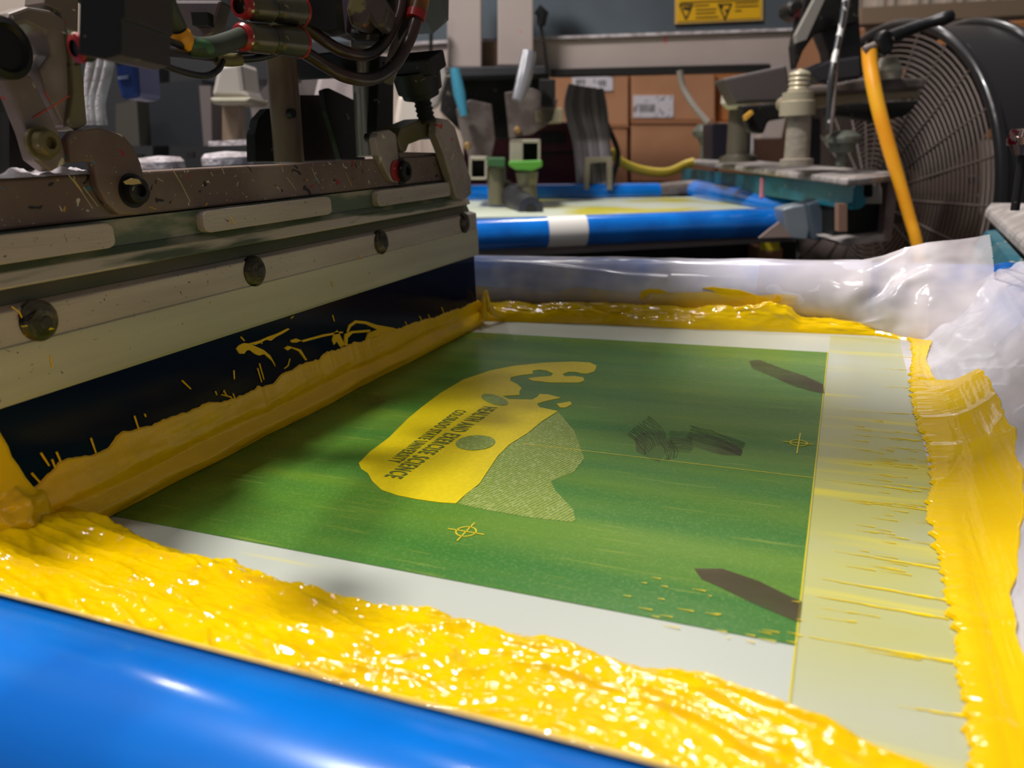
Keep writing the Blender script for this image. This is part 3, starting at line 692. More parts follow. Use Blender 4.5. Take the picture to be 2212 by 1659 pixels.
streaks([[(72, 254), (112, 230), (150, 207)], [(97, 197), (108, 218)]], XB-.018, .0016, 'paint_streaks', M('orange_scratch', (214, 66, 40), .5), ca, 'orange-red scratches')
# guide rods
for (ub, vb, ut, vt, r, mt, x) in ((625, 352, 600, 20, .072, RODB, -2.55), (795, 338, 775, -20, .062, CHROME, -2.45)):
    a_, b_ = at(ub, vb, x=x), at(ut, vt, x=x)
    ro = MB().tube([a_, b_], r, 28).build('guide_rod', mt, ca)
    q = at(ub-16, vb-(105 if ub < 700 else 40), x=x)+np.array([r*.86, -.03, 0])
    MB().tube([q, q+np.array([.03, 0, 0])], .022, 18).build('set_screw', BLACKM, ro)
for px, x, dep in (([(553, 350), (552, 290), (560, 258), (580, 235), (600, 232), (612, 350)], -2.7, .06), ([(640, 350), (640, 205), (690, 205), (712, 250), (745, 345)], -2.75, .05),
                   ([(700, 195), (712, 190), (775, 220), (790, 345), (738, 345), (706, 240)], -2.6, .04), ([(820, 120), (852, 130), (850, 275), (812, 290)], -2.3, .06)):
    p_ = MB(); xpr(p_, px, x, dep); p_.build('side_plate', BLACKM if x != -2.75 else M('rusty_plate', (92, 78, 68), .6, .2, col2=(60, 42, 34), nscale=14), ca, bevel=.006)
p_ = MB(); xpr(p_, [(735, 110), (870, 125), (868, 160), (745, 165)], -2.45, .3); p_.build('side_plate', BLACKM, ca, bevel=.01)

# ------------------------------------------------------------------ valve block and hoses above
vb = thing('valve_block', D(235, 60, 1.9), 'black valve block with red push rings at the top left above the squeegee', 'pneumatic valve')
DV = 1.75
p_ = MB(); vpr(p_, [(172, -60), (266, -60), (268, 40), (262, 45), (262, 118), (224, 127), (168, 118)], DV, .25); p_.build('body', BLACK, vb, bevel=.01)
def vtube(pts, r, d, name, mat, par=None, seg=18, sm=8, **k):
    P = [D(p[0], p[1], p[2] if len(p) > 2 else d) for p in pts]; return MB().tube(P, r, seg, smooth_path=sm, **k).build(name, mat, par)
for (u, v, r) in ((286, 66, .026), (300, 103, .028), (166, 104, .026)):
    a_, b_ = D(u-36 if u > 200 else u+25, v, DV+.02), D(u, v+1, DV)
    MB().tube([a_, D(u-4 if u > 200 else u+3, v, DV)], r*1.15, 20).build('port', BLACK, vb)
    MB().lathe(D(u-5 if u > 200 else u-3, v, DV), b_-a_ if u > 200 else a_-b_, [(-.004, r*.7), (0, r*1.2), (.008, r*1.25), (.014, r*1.05), (.014, r*.6)], 24).build('push_ring', RED, vb)
vtube([(236, 60), (236, 116), (236, 124)], .022, DV-.02, 'port', BLACK, vb)
# big hanging hoses
def hose(pts, r, d, label, mat=HOSE, name='air_hose', grp=None):
    o = vtube(pts, r, d, name, mat); return tag(o, label, 'hose', grp)
hose([(560, 20, 2.7), (640, 45, 2.75), (700, 88, 2.85), (745, 112, 2.9), (795, 118, 3.0), (828, 96, 3.05), (850, 62, 3.1), (866, 20, 3.1), (872, -50, 3.1)], .022, 2.8, 'upper of the two black hoses sagging between fittings and right elbow')
hose([(560, 75, 2.7), (640, 104, 2.75), (700, 140, 2.85), (750, 166, 2.9), (805, 170, 3.0), (850, 142, 3.05), (880, 95, 3.1), (897, 50, 3.1), (904, 10, 3.1)], .024, 2.8, 'lower black hose sagging in a deep loop to the right elbow')
hose([(822, -40, 3.3), (846, 30, 3.3), (858, 90, 3.3), (850, 130, 3.3), (835, 175, 3.35)], .03, 2.8, 'grimy grey cable hanging vertically behind the hose loops', GREYM)
elb = thing('elbow_fitting', D(905, 10, 3.1), 'orange and red stained elbow fitting at the top end of the lower hose', 'pipe fitting')
MB().tube([D(898, 38, 3.1), D(906, 8, 3.1), D(912, -40, 3.1)], [.034, .036, .04], 20).build('body', M('orange_stained', (170, 110, 20), .35, col2=(90, 50, 10), nscale=40), elb)
MB().tube([D(897, 40, 3.1), D(901, 24, 3.1)], [.037, .038], 20).build('ring', RED, elb)
hose([(290, 68, 1.9), (350, 84, 2.0), (420, 108, 2.2), (480, 117, 2.4), (560, 118, 2.6)], .010, 2, 'thin black hose from the upper red ring to the fittings', BLACK)
hose([(300, 104, 1.9), (360, 112, 2.0), (420, 120, 2.2), (490, 127, 2.4), (560, 124, 2.5), (620, 104, 2.6)], .012, 2, 'straight black hose under the green stained hose', BLACK)
hose([(300, 112, 1.9), (340, 134, 2.0), (390, 154, 2.1), (440, 164, 2.2), (470, 152, 2.25), (481, 132, 2.3)], .009, 2, 'thin black hose making a low loop below the valve block', BLACK)
hose([(340, -60, 2.0), (362, 10, 2.05), (382, 55, 2.1), (398, 92, 2.15)], .024, 2, 'green stained hose coming down to the yellow blob', HOSEG)
hose([(392, 84, 2.15), (415, 100, 2.15), (450, 103, 2.2), (490, 92, 2.3), (530, 76, 2.4)], .028, 2, 'green stained elbow hose running right into the fittings', HOSEG)
tag(MB().lathe(D(385, 64, 2.1), D(400, 100, 2.14)-D(385, 64, 2.1), [(0, .022), (.012, .028), (.03, .031), (.05, .027)], 20).build('ink_blob', M('orange_ink', (226, 150, 10), .4)), 'orange-yellow ink blob on the green stained hose elbow', 'ink')
vtube([(470, 128, 2.33), (500, 130, 2.38), (520, 128, 2.4)], .019, 2, 'cable_sleeve', M('olive_sleeve', (96, 88, 48), .5)); tag(bpy.data.objects['cable_sleeve'], 'olive sleeve around the straight black hoses', 'sleeve')
for i, (vv, lbl) in enumerate(((80, 'lower push-in fitting with red ring and ribbed dark body'), (12, 'upper push-in fitting with red ring at the photo top'))):
    ft_ = thing('hose_fitting', D(580, vv, 2.45), lbl, 'pipe fitting', )
    a_ = D(522, vv, 2.38); b_ = D(650, vv+12, 2.62); ax = b_-a_; L_ = np.linalg.norm(ax)
    MB().lathe(a_, ax, [(-.012, .024), (-.01, .034), (.0, .041), (.012, .040), (.016, .03)], 28).build('push_ring', RED, ft_)
    MB().lathe(a_, ax, [(.01, .0), (.01, .036), (.03, .043), (L_*.4, .045), (L_*.42, .036), (L_*.44, .04), (L_*.47, .036), (L_*.5, .042), (L_*.53, .037), (L_*.56, .045), (L_*.95, .049), (L_, .04), (L_, 0)], 28).build('body', FIT, ft_)
    MB().lathe(a_, ax, [(L_*.93, .0495), (L_*.96, .051), (L_*.985, .049)], 28).build('end_ring', RED, ft_)
# dark carriage body above with hanging bits
up = thing('squeegee_drive', D(520, -60, 3), 'dark grimy squeegee drive machinery across the top left', 'machine')
p_ = MB(); vpr(p_, [(150, -700), (930, -700), (925, -60), (880, -20), (700, -10), (690, 25), (640, 5), (600, -10), (360, 0), (270, 20), (150, 0)], 3.4, 1.2); p_.build('body', BLACKM, up)
p_ = MB(); vpr(p_, [(300, 0), (480, 0), (470, 35), (462, 75), (430, 92), (395, 60), (340, 75), (300, 60)], 2.7, .1); p_.build('bracket', M('mauve_grey_bracket', (112, 102, 104), .45, .3), up, bevel=.01)
p_ = MB(); vpr(p_, [(310, 20), (340, 20), (345, 90), (310, 82)], 2.65, .08); p_.build('pin', BLACK, up)
p_ = MB(); vpr(p_, [(412, 26), (448, 26), (450, 55), (416, 55)], 2.65, .05); p_.build('pin', BLACK, up)
p_ = MB(); vpr(p_, [(640, -20), (720, -20), (728, 60), (700, 66), (660, 50), (636, 20)], 3.0, .15); p_.build('pin', BLACKM, up)
p_ = MB(); vpr(p_, [(695, -20), (775, -20), (752, 20), (748, 68), (716, 70), (704, 40)], 3.3, .1); lab(p_.build('rag', M('mauve_plate', (92, 78, 100), .7, col2=(76, 64, 84), nscale=30), up), 'mauve torn tape')
p_ = MB(); vpr(p_, [(752, -20), (820, -20), (842, 20), (830, 60), (812, 62), (800, 42), (788, 62), (756, 55), (748, 20)], 3.15, .2); p_.build('pin', M('spattered_cap', (70, 58, 54), .4, col2=(120, 110, 70), nscale=60, lo=.55, hi=.6, specks=(((160, 60, 40), 80, .7),)), up, bevel=.02)
p_ = MB(); vpr(p_, [(752, 58), (824, 60), (822, 88), (755, 86)], 3.3, .2); p_.build('pin', BLACKM, up, bevel=.02)
MB().b2((-3.4, 2.75, 2.3), (-1.8, 5.2, 3.3)).build('drive_housing', BLACKM, up)
MB().b2((-3.2, 2.35, 5.6), (4, 3.0, 6.1)).build('gantry', BLACKM, up)
p_ = MB(); vpr(p_, [(560, -20), (650, -20), (645, 25), (560, 15)], 2.85, .1); p_.build('pin', BLACKM, up)
p_ = MB(); vpr(p_, [(860, -30), (905, -30), (880, 60), (860, 90)], 3.4, .06); p_.build('pin', BLACKM, up)

# ------------------------------------------------------------------ neighbouring screen frame
nf = thing('screen_frame', NO+NA*1.5+NB*1.9, 'second screen frame of blue tubes beyond the taped far tube', 'screen printing frame')
ZN = .11
def NP(a, b, z): return NO+NA*a+NB*b+np.array([0, 0, z])
a_, b_ = D(900, 513, 8.2), D(1712, 478, 8.95)
MB().tube([a_, b_], .16, 32).build('frame_tube', BLUE, nf)
dd_ = np.array(b_)-np.array(a_); st_a, st_b = a_+dd_*.325, a_+dd_*.425
lab(MB().tube([st_a, st_b], .164, 32, caps=False).build('sticker', WHITEP, nf), 'white paper sticker with faded writing')
a2, b2_ = D(850, 425, 11.2), D(1420, 418, 12.1)
MB().tube([a2, b2_], .16, 28).build('frame_tube', BLUE, nf)
vtube([(1418, 418, 12.1), (1470, 412, 12.2), (1510, 410, 12.2)], .15, 12, 'frame_corner', GREYM, nf)
MB().tube([D(1505, 412, 12.1), D(1740, 462, 9.2)], .16, 28).build('frame_tube', BLUE, nf)
MB().prism([D(900, 470, 8.4), D(1700, 462, 9.1), D(1500, 425, 12), D(850, 435, 11.2)], (0, 0, -.02)).build('mesh_fabric', M('neighbour_mesh', (214, 222, 200), .3, col2=(206, 196, 60), nscale=5, lo=.5, hi=.6), nf)
MB().prism([D(900, 548, 8.3), D(1715, 512, 9.0), D(1715, 521, 9.0), D(900, 566, 8.3)], NB*.2).build('ledge', M('brown_ledge', (128, 112, 106), .5), nf)
p_ = MB(); vpr(p_, [(1690, 452), (1712, 446), (1745, 440), (1752, 482), (1745, 520), (1700, 515)], 8.6, .3); lab(p_.build('frame_corner', M('grey_casting', (150, 160, 168), .4, .4), nf, bevel=.02), 'grey cast corner')
p_ = MB(); vpr(p_, [(1745, 440), (1770, 432), (1800, 445), (1795, 515), (1758, 520)], 8.5, .3); p_.build('frame_corner', M('grey_casting2', (96, 110, 122), .4, .4), nf, bevel=.02)
p_ = MB(); vpr(p_, [(1640, 514), (1662, 496), (1684, 480), (1712, 512)], 8.5, .04); lab(p_.build('tape_flap', M('tan_tape', (150, 130, 122), .5), nf), 'brown tape flap')

# neighbour press head: crossbeam, posts, slate panel
nh = thing('press_head', PN(1300, 100, 2.6), 'beige press head beam with two posts and slate panel behind', 'machine head')
p_ = MB(); npr(p_, [(440, 128), (960, 90), (1200, 84), (1718, 64), (1722, 100), (1720, 150), (1690, 300), (1640, 300), (1660, 140), (1190, 152), (960, 158), (520, 200), (440, 205)], 3.2, .3); p_.build('crossbeam', TAUPE, nh, bevel=.02)
p_ = MB(); npr(p_, [(440, 120), (960, 86), (1715, 60), (1715, 66), (960, 93), (440, 130)], 3.15, .3); lab(p_.build('crossbeam_edge', LINT, nh), 'pale linty top edge')
p_ = MB(); nrect(p_, 966, -260, 1040, 146, 2.6, .3); p_.build('post', TAUPE, nh, bevel=.02)
p_ = MB(); nrect(p_, 1075, -260, 1152, 142, 2.6, .3); p_.build('post', TAUPE, nh, bevel=.02)
p_ = MB(); npr(p_, [(400, -500), (1750, -500), (1750, 62), (1400, 75), (400, 120)], 3.9, .3); p_.build('panel', SLATE, nh)
p_ = MB(); npr(p_, [(1190, 150), (1665, 139), (1665, 152), (1190, 163)], 3.1, .4); p_.build('slot', BLK, nh)
p_ = MB(); nrect(p_, 1040, 90, 1075, 150, 2.9, .1); p_.build('spacer', M('brown_spring', (92, 72, 54), .5), nh)
p_ = MB(); npr(p_, [(962, 145), (1185, 142), (1190, 160), (975, 165)], 2.3, .9); p_.build('base_plate', DARKGREY, nh, bevel=.01)
p_ = MB(); npr(p_, [(975, 160), (1185, 160), (1200, 230), (1130, 300), (1010, 300), (950, 240), (955, 170)], 3.0, .3); p_.build('mechanism', BLACKM, nh, bevel=.02)
p_ = MB(); npr(p_, [(985, 235), (1015, 215), (1062, 225), (1070, 300), (1060, 345), (1015, 345), (995, 290)], 2.3, .08); p_.build('side_plate', GREYM, nh, bevel=.01)
p_ = MB(); npr(p_, [(1090, 200), (1150, 190), (1205, 215), (1195, 260), (1150, 290), (1100, 300)], 2.2, .08); p_.build('side_plate', GREYM, nh, bevel=.01)
for cu, cv in ((1118, 282), (1010, 315), (1005, 240)):
    c = PN(cu, cv, 2.1); MB().lathe(c, -NB, [(-.1, .05), (.03, .05), (.05, .03), (.05, 0)], 12).build('bolt', M('brass_dirty', (150, 120, 76), .5, .4), nh)
MB().tube([PN(1143, 112, 1.9), PN(1132, 170, 1.85), PN(1118, 218, 1.8)], [.09, .1, .075], 14, smooth_path=4).build('lever', M('silver_lever', (196, 196, 202), .22, .7), nh)
lab(MB().tube([PN(982, 148, 1.9), PN(992, 200, 1.88), PN(1003, 250, 1.86)], [.06, .08, .05], 10).build('tube_strip', M('blue_strip', (64, 140, 168), .4), nh), 'pale blue plastic strip')
MB().tube([PN(1160, 20, 2.3), PN(1172, 30, 2.3), PN(1168, 55, 2.3)], [.07, .08, .06], 12).build('sensor', BLACK, nh)
MB().tube([PN(1168, 55, 2.3), PN(1176, 100, 2.3), PN(1182, 160, 2.3)], .022, 8).build('cable', BLACK, nh)
MB().tube([PN(935, -10, 2.3), PN(932, 45, 2.3)], .05, 10).build('sensor', GREYM, nh); MB().tube([PN(932, 45, 2.3), PN(930, 130, 2.3)], .025, 8).build('cable', BLACK, nh)
p_ = MB(); npr(p_, [(920, 120), (960, 130), (965, 165), (945, 230), (922, 240), (915, 190)], 2.4, .2); lab(p_.build('linty_bracket', DUSTY, nh, bevel=.03), 'lint covered bracket')
p_ = MB(); nrect(p_, 1165, 170, 1200, 235, 2.2, .3); p_.build('cylinder', BLK, nh, bevel=.02)
p_ = MB(); npr(p_, [(1150, 235), (1215, 232), (1218, 265), (1155, 268)], 2.2, .3); lab(p_.build('clamp', M('olive_beige', (150, 142, 118), .5), nh, bevel=.02), 'olive beige clamp')
# small white dust behind
sg = thing('warning_sign', PN(1555, 10, 3.8), 'yellow warning sign with two black triangles on the slate panel', 'sign')
def srect(mb, u0, v0, u1, v1, b, dep, sl=-.045):
    return npr(mb, [(u0, v0+sl*(u0-1460)), (u1, v0+sl*(u1-1460)), (u1, v1+sl*(u1-1460)), (u0, v1+sl*(u0-1460))], b, dep)
p_ = MB(); srect(p_, 1458, -70, 1648, 52, 3.86, .02); lab(p_.build('border', M('sign_edge', (196, 160, 84), .5), sg), 'tan border')
p_ = MB(); srect(p_, 1463, -66, 1643, 47, 3.85, .02); p_.build('sign_face', M('sign_yellow', (214, 164, 8), .5), sg)
SB = M('sign_black', (60, 50, 20), .5)
p_ = MB()
for (u0, v0, u1, v1) in ((1466, 9, 1498, 42), (1550, 8, 1582, 42)):
    t_ = 3; um = (u0+u1)/2
    npr(p_, [(u0, v0), (u1, v0-1), (u1-4, v0+t_), (u0+4, v0+t_)], 3.845, .01)
    npr(p_, [(u0, v0), (u0+4, v0), (um+2, v1), (um-2, v1)], 3.845, .01); npr(p_, [(u1-4, v0), (u1, v0), (um+2, v1), (um-2, v1)], 3.845, .01)
npr(p_, [(1554, 12), (1562, 12), (1562, 18), (1554, 18)], 3.845, .01); npr(p_, [(1566, 20), (1574, 20), (1572, 26), (1566, 26)], 3.845, .01); npr(p_, [(1474, 15), (1492, 14), (1488, 22), (1478, 22)], 3.845, .01)
p_.build('warning_triangle', SB, sg)
p_ = MB()
for (u0, v, u1) in ((1470, 3, 1640), (1500, 11, 1532), (1503, 20, 1548), (1503, 28, 1546), (1503, 37, 1552), (1588, 9, 1638), (1588, 17, 1638), (1588, 26, 1602)):
    srect(p_, u0, v+2, u1, v+4.5, 3.845, .01)
p_.build('text_lines', SB, sg)

# neighbour flood carriage: square tubes, green clamps, bottle shaped holder, roller
fl = thing('flood_carriage', PN(1135, 400, 1.2), 'square tube ends with green clamp and roller standing on the second screen', 'machine carriage')
for (cu, cv, w_, h_, b, nm) in ((1135, 328, 33, 27, 1.3, 'a'), (1033, 363, 20, 25, 1.5, 'b')):
    mb = MB(); t_ = 5
    for px in ([(cu-w_, cv-h_), (cu+w_, cv-h_), (cu+w_, cv-h_+8), (cu-w_, cv-h_+8)], [(cu-w_, cv+h_-t_), (cu+w_, cv+h_-t_), (cu+w_, cv+h_), (cu-w_, cv+h_)],
               [(cu-w_, cv-h_), (cu-w_+28 if nm == 'a' else cu-w_+6, cv-h_), (cu-w_+28 if nm == 'a' else cu-w_+6, cv+h_), (cu-w_, cv+h_)], [(cu+w_-6, cv-h_), (cu+w_, cv-h_), (cu+w_, cv+h_), (cu+w_-6, cv+h_)]):
        npr(mb, px, b, 1.0)
    mb.build('square_tube', M('pale_square_tube', (184, 176, 158), .35, .4), fl, bevel=.01)
    p_ = MB(); nrect(p_, cu-w_+4, cv-h_+4, cu+w_-4, cv+h_-4, b+.3, .05); p_.build('tube_core', BLK, fl)
p_ = MB(); npr(p_, [(1099, 348), (1172, 346), (1172, 360), (1150, 370), (1115, 368), (1099, 358)], 1.15, .35); lab(p_.build('clamp', GREENP, fl, bevel=.02), 'bright green clamp')
p_ = MB(); npr(p_, [(1052, 340), (1092, 340), (1092, 362), (1052, 360)], 1.4, .3); p_.build('clamp', M('dark_green', (50, 90, 50), .5), fl, bevel=.02)
c = PN(1138, 372, 1.35)
MB().lathe(c, (0, 0, -1), [(0, 0), (0, .14), (.08, .13), (.15, .115), (.35, .125), (.52, .13)], 20).build('holder', M('olive_holder', (112, 108, 86), .4, .3), fl)
c = PN(1072, 362, 1.6); MB().lathe(c, (0, 0, -1), [(0, 0), (0, .12), (.4, .12), (.45, .12)], 18).build('holder', M('olive_holder', (112, 108, 86)), fl)
MB().tube([PN(1146, 452, .75), PN(1090, 412, 1.9)], .14, 22).build('roller', DARKGREY, fl)
MB().tube([PN(1147, 453, .72), PN(1146, 452, .78)], .145, 22).build('roller_cap', M('roller_cap', (60, 62, 70), .3, .5), fl)
MB().tube([PN(1148, 454, .69), PN(1147, 453, .74)], .06, 16).build('roller_bolt', BLACKM, fl)

# neighbour end support with teal clamp
nsu = thing('frame_holder', D(1720, 370, 9), 'linty end plate with teal clamp rail over the right of the second screen', 'clamp')
p_ = MB(); p_.prism([D(1477, 345, 13.6), D(1560, 341, 14.0), D(1935, 371, 8.3), D(1945, 375, 7.9), D(1880, 382, 7.5), D(1830, 386, 7.4)], (0, 0, -.07)); p_.build('plate', DUSTY, nsu, bevel=.02)
MB().prism([D(1850, 382, 7.5), D(1943, 371, 7.9), D(1943, 384, 7.9), D(1850, 400, 7.5)], VH*.05).build('plate_end', M('beige_end', (160, 138, 126), .5), nsu)
MB().prism([D(1918, 384, 7.9), D(1944, 380, 7.9), D(1925, 522, 7.9), D(1908, 518, 7.9)], VH*.15).build('end_plate', M('beige_end2', (132, 114, 106), .5, .2), nsu, bevel=.01)
MB().prism([D(1800, 518, 7.9), D(1918, 505, 7.9), D(1925, 520, 7.9), D(1830, 532, 7.9)], VH*.5).build('foot_plate', DUSTY, nsu, bevel=.01)
tA, tB = D(1853, 427, 7.6), D(1478, 379, 13.6); dt = tB-tA; dn = np.cross(dt, [0, 0, 1]); dn /= np.linalg.norm(dn)
prof = [(-.04, .105), (.0, .12), (.05, .12), (.05, -.11), (-.02, -.11), (-.075, -.075), (-.09, -.02), (-.05, .03)]
MB().prism([tA+dn*a*-1+np.array([0, 0, b]) for a, b in prof], dt).build('clamp_rail', TEAL, nsu)
tc2 = D(1660, 405, 9.9); MB().box(tc2, (.06, .2, .24), dt, dn, (0, 0, 1)).build('pink_paint', M('pink_paint', (214, 130, 150), .5), nsu)
p_ = MB(); vpr(p_, [(1800, 440), (1900, 425), (1905, 505), (1800, 520)], 8.2, .6); p_.build('inner_block', BLK, nsu)
p_ = MB(); vpr(p_, [(1885, 400), (1905, 405), (1905, 440), (1850, 440), (1850, 430), (1885, 425)], 7.8, .2); p_.build('catch', M('grey_catch', (120, 116, 110), .4, .4), nsu)
p_ = MB(); vrect(p_, 1812, 440, 1830, 500, 7.8, .1); p_.build('pillar', M('tan_pillar', (150, 116, 96), .5), nsu)
# posts / knobs on that plate
def vert(u, v0, v1, d, prof, name, mat, par, seg=22):
    a_ = PV(u, v1, d); b_ = PV(u, v0, d); h = b_[2]-a_[2]
    return MB().lathe(a_, (0, 0, 1), [(t*h, r) for t, r in prof], seg).build(name, mat, par)
vert(1594, 225, 350, 10.5, [(0, 0), (0, .24), (.1, .23), (.14, .15), (1, .14), (1, 0)], 'rod', M('olive_rod', (100, 94, 82), .4, .4), nsu)
vert(1592, 168, 236, 10.4, [(0, 0), (0, .12), (.2, .2), (.9, .19), (1, .1), (1, 0)], 'rod_cap', M('pale_cap', (196, 190, 172), .5), nsu)
vert(1720, 240, 358, 8.6, [(0, 0), (0, .17), (.12, .17), (.14, .13), (1, .12), (1, 0)], 'rod', M('knurled_rod', (168, 158, 142), .4, .3, bump=1, bscale=90), nsu)
vert(1722, 148, 250, 8.6, [(0, 0), (0, .18), (.3, .18), (.32, .16), (.5, .16), (.52, .11)]+[(.52+.05*i, .11 if i % 2 else .095) for i in range(1, 9)]+[(1, 0)], 'nut', M('pale_nut', (186, 176, 150), .4, .3), nsu)
p_ = MB(); vrect(p_, 1537, 266, 1574, 346, 11, .5); p_.build('cylinder_block', M('navy_black', (28, 26, 38), .4), nsu, bevel=.02)
p_ = MB(); vrect(p_, 1726, 256, 1774, 356, 8.9, .4); p_.build('cylinder_block', M('navy_black', (28, 26, 38), .4), nsu, bevel=.02)
vert(1816, 282, 358, 8.4, [(0, 0), (0, .05), (.35, .05), (.4, .12), (.65, .14), (.66, .18), (.78, .185), (.84, .18), (1, .08), (1, 0)], 'knob', M('knurled_knob', (104, 108, 98), .4, .3, bump=1, bscale=120), nsu)
vert(1520, 268, 345, 12, [(0, 0), (0, .05), (.4, .05), (.6, .1), (.65, .15), (.8, .18), (1, .1), (1, 0)], 'knob', M('knurled_knob', (104, 108, 98)), nsu)
# horizontal bracket and air line gear
br = thing('toggle_bracket', PV(1840, 200, 8.6), 'pale bracket arm holding the threaded post and hose valve', 'bracket')
p_ = MB(); vpr(p_, [(1690, 218), (1702, 206), (1990, 190), (1992, 212), (1840, 222), (1730, 240), (1692, 236)], 8.6, .25); p_.build('arm', M('olive_arm', (160, 148, 122), .45, .3), br, bevel=.03)
p_ = MB(); vpr(p_, [(1735, 185), (1800, 182), (1870, 168), (2000, 168), (1998, 192), (1860, 200), (1740, 205)], 8.5, .2); p_.build('arm', GREYM, br, bevel=.03)
p_ = MB(); vpr(p_, [(1560, 170), (1700, 140), (1710, 200), (1700, 220), (1620, 222), (1590, 225)], 9.6, .4); p_.build('cylinder_mount', M('dark_taupe', (84, 76, 74), .5), br, bevel=.03)
p_ = MB(); vpr(p_, [(1600, 228), (1700, 222), (1700, 255), (1660, 262), (1650, 290), (1620, 285)], 9.4, .2); p_.build('cylinder_mount', BLACKM, br, bevel=.03)
p_ = MB(); vpr(p_, [(1610, 250), (1625, 238), (1628, 245), (1612, 260)], 9.3, .1); p_.build('tag_strip', M('amber', (214, 160, 60), .4), br)
p_ = MB(); vpr(p_, [(1790, 225), (1990, 215), (1960, 250), (1900, 262), (1800, 250)], 8.9, .3); p_.build('linkage', BLACKM, br, bevel=.03)
vert(1916, 125, 172, 8.4, [(0, 0), (0, .13), (.4, .14), (.8, .1), (1, .08), (1, 0)], 'valve_base', M('pale_green_base', (150, 146, 130), .4), br)
va = thing('ball_valve', PV(1920, 120, 8.3), 'black ball valve with long black lever handle over the fan', 'valve')
p_ = MB(); vpr(p_, [(1897, 85), (1903, 68), (1918, 62), (1932, 68), (1934, 92), (1930, 112), (1915, 120), (1900, 112)], 8.2, .14); p_.build('body', BLACK, va, bevel=.03)
MB().tube([PV(1922, 82, 8.2), PV(1960, 66, 8.2), PV(2010, 48, 8.15), PV(2040, 40, 8.1), PV(2056, 32, 8.1)], [.07, .06, .05, .065, .05], 14, smooth_path=4).build('lever', BLACK, va)
MB().tube([PV(1866, 108, 8.2), PV(1890, 98, 8.2)], .035, 12).build('nipple', CHROME, va)
o = MB().tube([PV(1878, 102, 8.25), PV(1880, 140, 8.2), PV(1888, 190, 8.1), PV(1903, 255, 8.0), PV(1924, 330, 7.9), PV(1945, 400, 7.8), PV(1965, 470, 7.7), PV(1985, 545, 7.6), PV(2010, 700, 7.6)], [.075, .072, .07, .068, .066, .06, .056, .054, .054], 18, smooth_path=8).build('air_hose', OHOSE)
tag(o, 'thick orange-yellow hose hanging from the black ball valve', 'hose')
# dark slanted arms of the next machine
ar = thing('machine_arms', PV(1780, 80, 9.5), 'black slanted machine arms with linty edge left of the fan', 'stand')
p_ = MB(); vpr(p_, [(1762, -60), (1850, -60), (1866, 160), (1800, 168), (1790, 110), (1770, 60)], 9.6, .3); p_.build('arm', M('charcoal', (48, 46, 50), .5), ar, bevel=.02)
p_ = MB(); vpr(p_, [(1770, -20), (1790, -20), (1742, 85), (1722, 92), (1720, 75)], 9.2, .1); lab(p_.build('edge_strip', M('linty_strip', (140, 136, 128), .7), ar), 'linty grey edge')
p_ = MB(); vpr(p_, [(1745, -40), (1860, -40), (1855, 50), (1800, 60), (1760, 75), (1735, 110), (1720, 150), (1715, 100)], 9.4, .2); p_.build('arm', BLACKM, ar, bevel=.02)
p_ = MB(); vpr(p_, [(1740, 150), (1790, 130), (1860, 120), (1862, 168), (1770, 180)], 9.3, .4); p_.build('hub', M('charcoal', (48, 46, 50)), ar, bevel=.03)
for (u, v, r) in ((1712, 20, .09), (1720, 30, .07)):
    MB().lathe(PV(u, v, 9.5), -VH, [(-.2, 0), (-.2, r), (.05, r), (.08, r*.6), (.08, 0)], 18).build('knob', BLACKM if r > .08 else M('dark_red', (80, 20, 28), .4), ar)
o = MB().tube([PV(1830, -40, 8.6), PV(1820, 40, 8.5), PV(1806, 110, 8.4), PV(1794, 180, 8.3), PV(1790, 280, 8.3)], .03, 10, smooth_path=5).build('cable', M('black_white_cable', (60, 60, 62), .25, specks=(((230, 230, 225), 40, .62),))); tag(o, 'shiny black cable hanging in front of the slanted arms', 'cable')
o = MB().tube([PV(1840, -40, 8.6), PV(1826, 40, 8.5), PV(1810, 110, 8.4), PV(1802, 200, 8.3), PV(1796, 290, 8.25)], .022, 10, smooth_path=5).build('cable', GREYM); tag(o, 'thin grey cable beside the shiny black one', 'cable')
o = MB().tube([PV(1468, 152, 10.5), PV(1476, 190, 10.5), PV(1500, 230, 10.4), PV(1530, 265, 10.3)], .04, 10, smooth_path=6).build('cable', M('clear_grey_tube', (140, 132, 124), .3)); tag(o, 'grey curved tube hanging under the beige beam', 'cable')

# ------------------------------------------------------------------ drum fan
fan = thing('drum_fan', PV(1925, 420, 11.3), 'large black drum fan with wire grille at the right', 'fan')
fc = PV(1898, 425, 11.0)
rx = np.cross(VH, [0, 0, 1]); rx /= np.linalg.norm(rx)
fn_ = -rx*.985-VH*.17; fn_ /= np.linalg.norm(fn_)   # grille faces left and toward the viewer
fr = 2.13; fL = 1.0
FB = M('fan_black', (30, 29, 31), .3, coat=.3)
mb = MB().lathe(fc, -fn_, [(0, fr), (fL, fr), (fL, fr-.04), (0, fr-.04), (0, fr)], 72); mb.build('drum', M('fan_drum', (40, 38, 40), .38), fan)
fu = np.cross(fn_, [0, 0, 1]); fu /= np.linalg.norm(fu)
def ring(c, rad, r, mb, n=72, seg=10):
    P = [c+fu*rad*math.cos(2*math.pi*k/n)+np.array([0, 0, 1])*rad*math.sin(2*math.pi*k/n) for k in range(n+1)]
    return mb.tube(P, r, seg, caps=False)
ring(fc, fr+.02, .07, MB()).build('rim', FB, fan); ring(fc-fn_*fL, fr+.02, .07, MB()).build('rim', FB, fan)
g = MB()
for k in range(1, 34): ring(fc+fn_*(.02+.12*(1-(k/33)**2)), fr*k/33.5, .017, g, 60, 5)
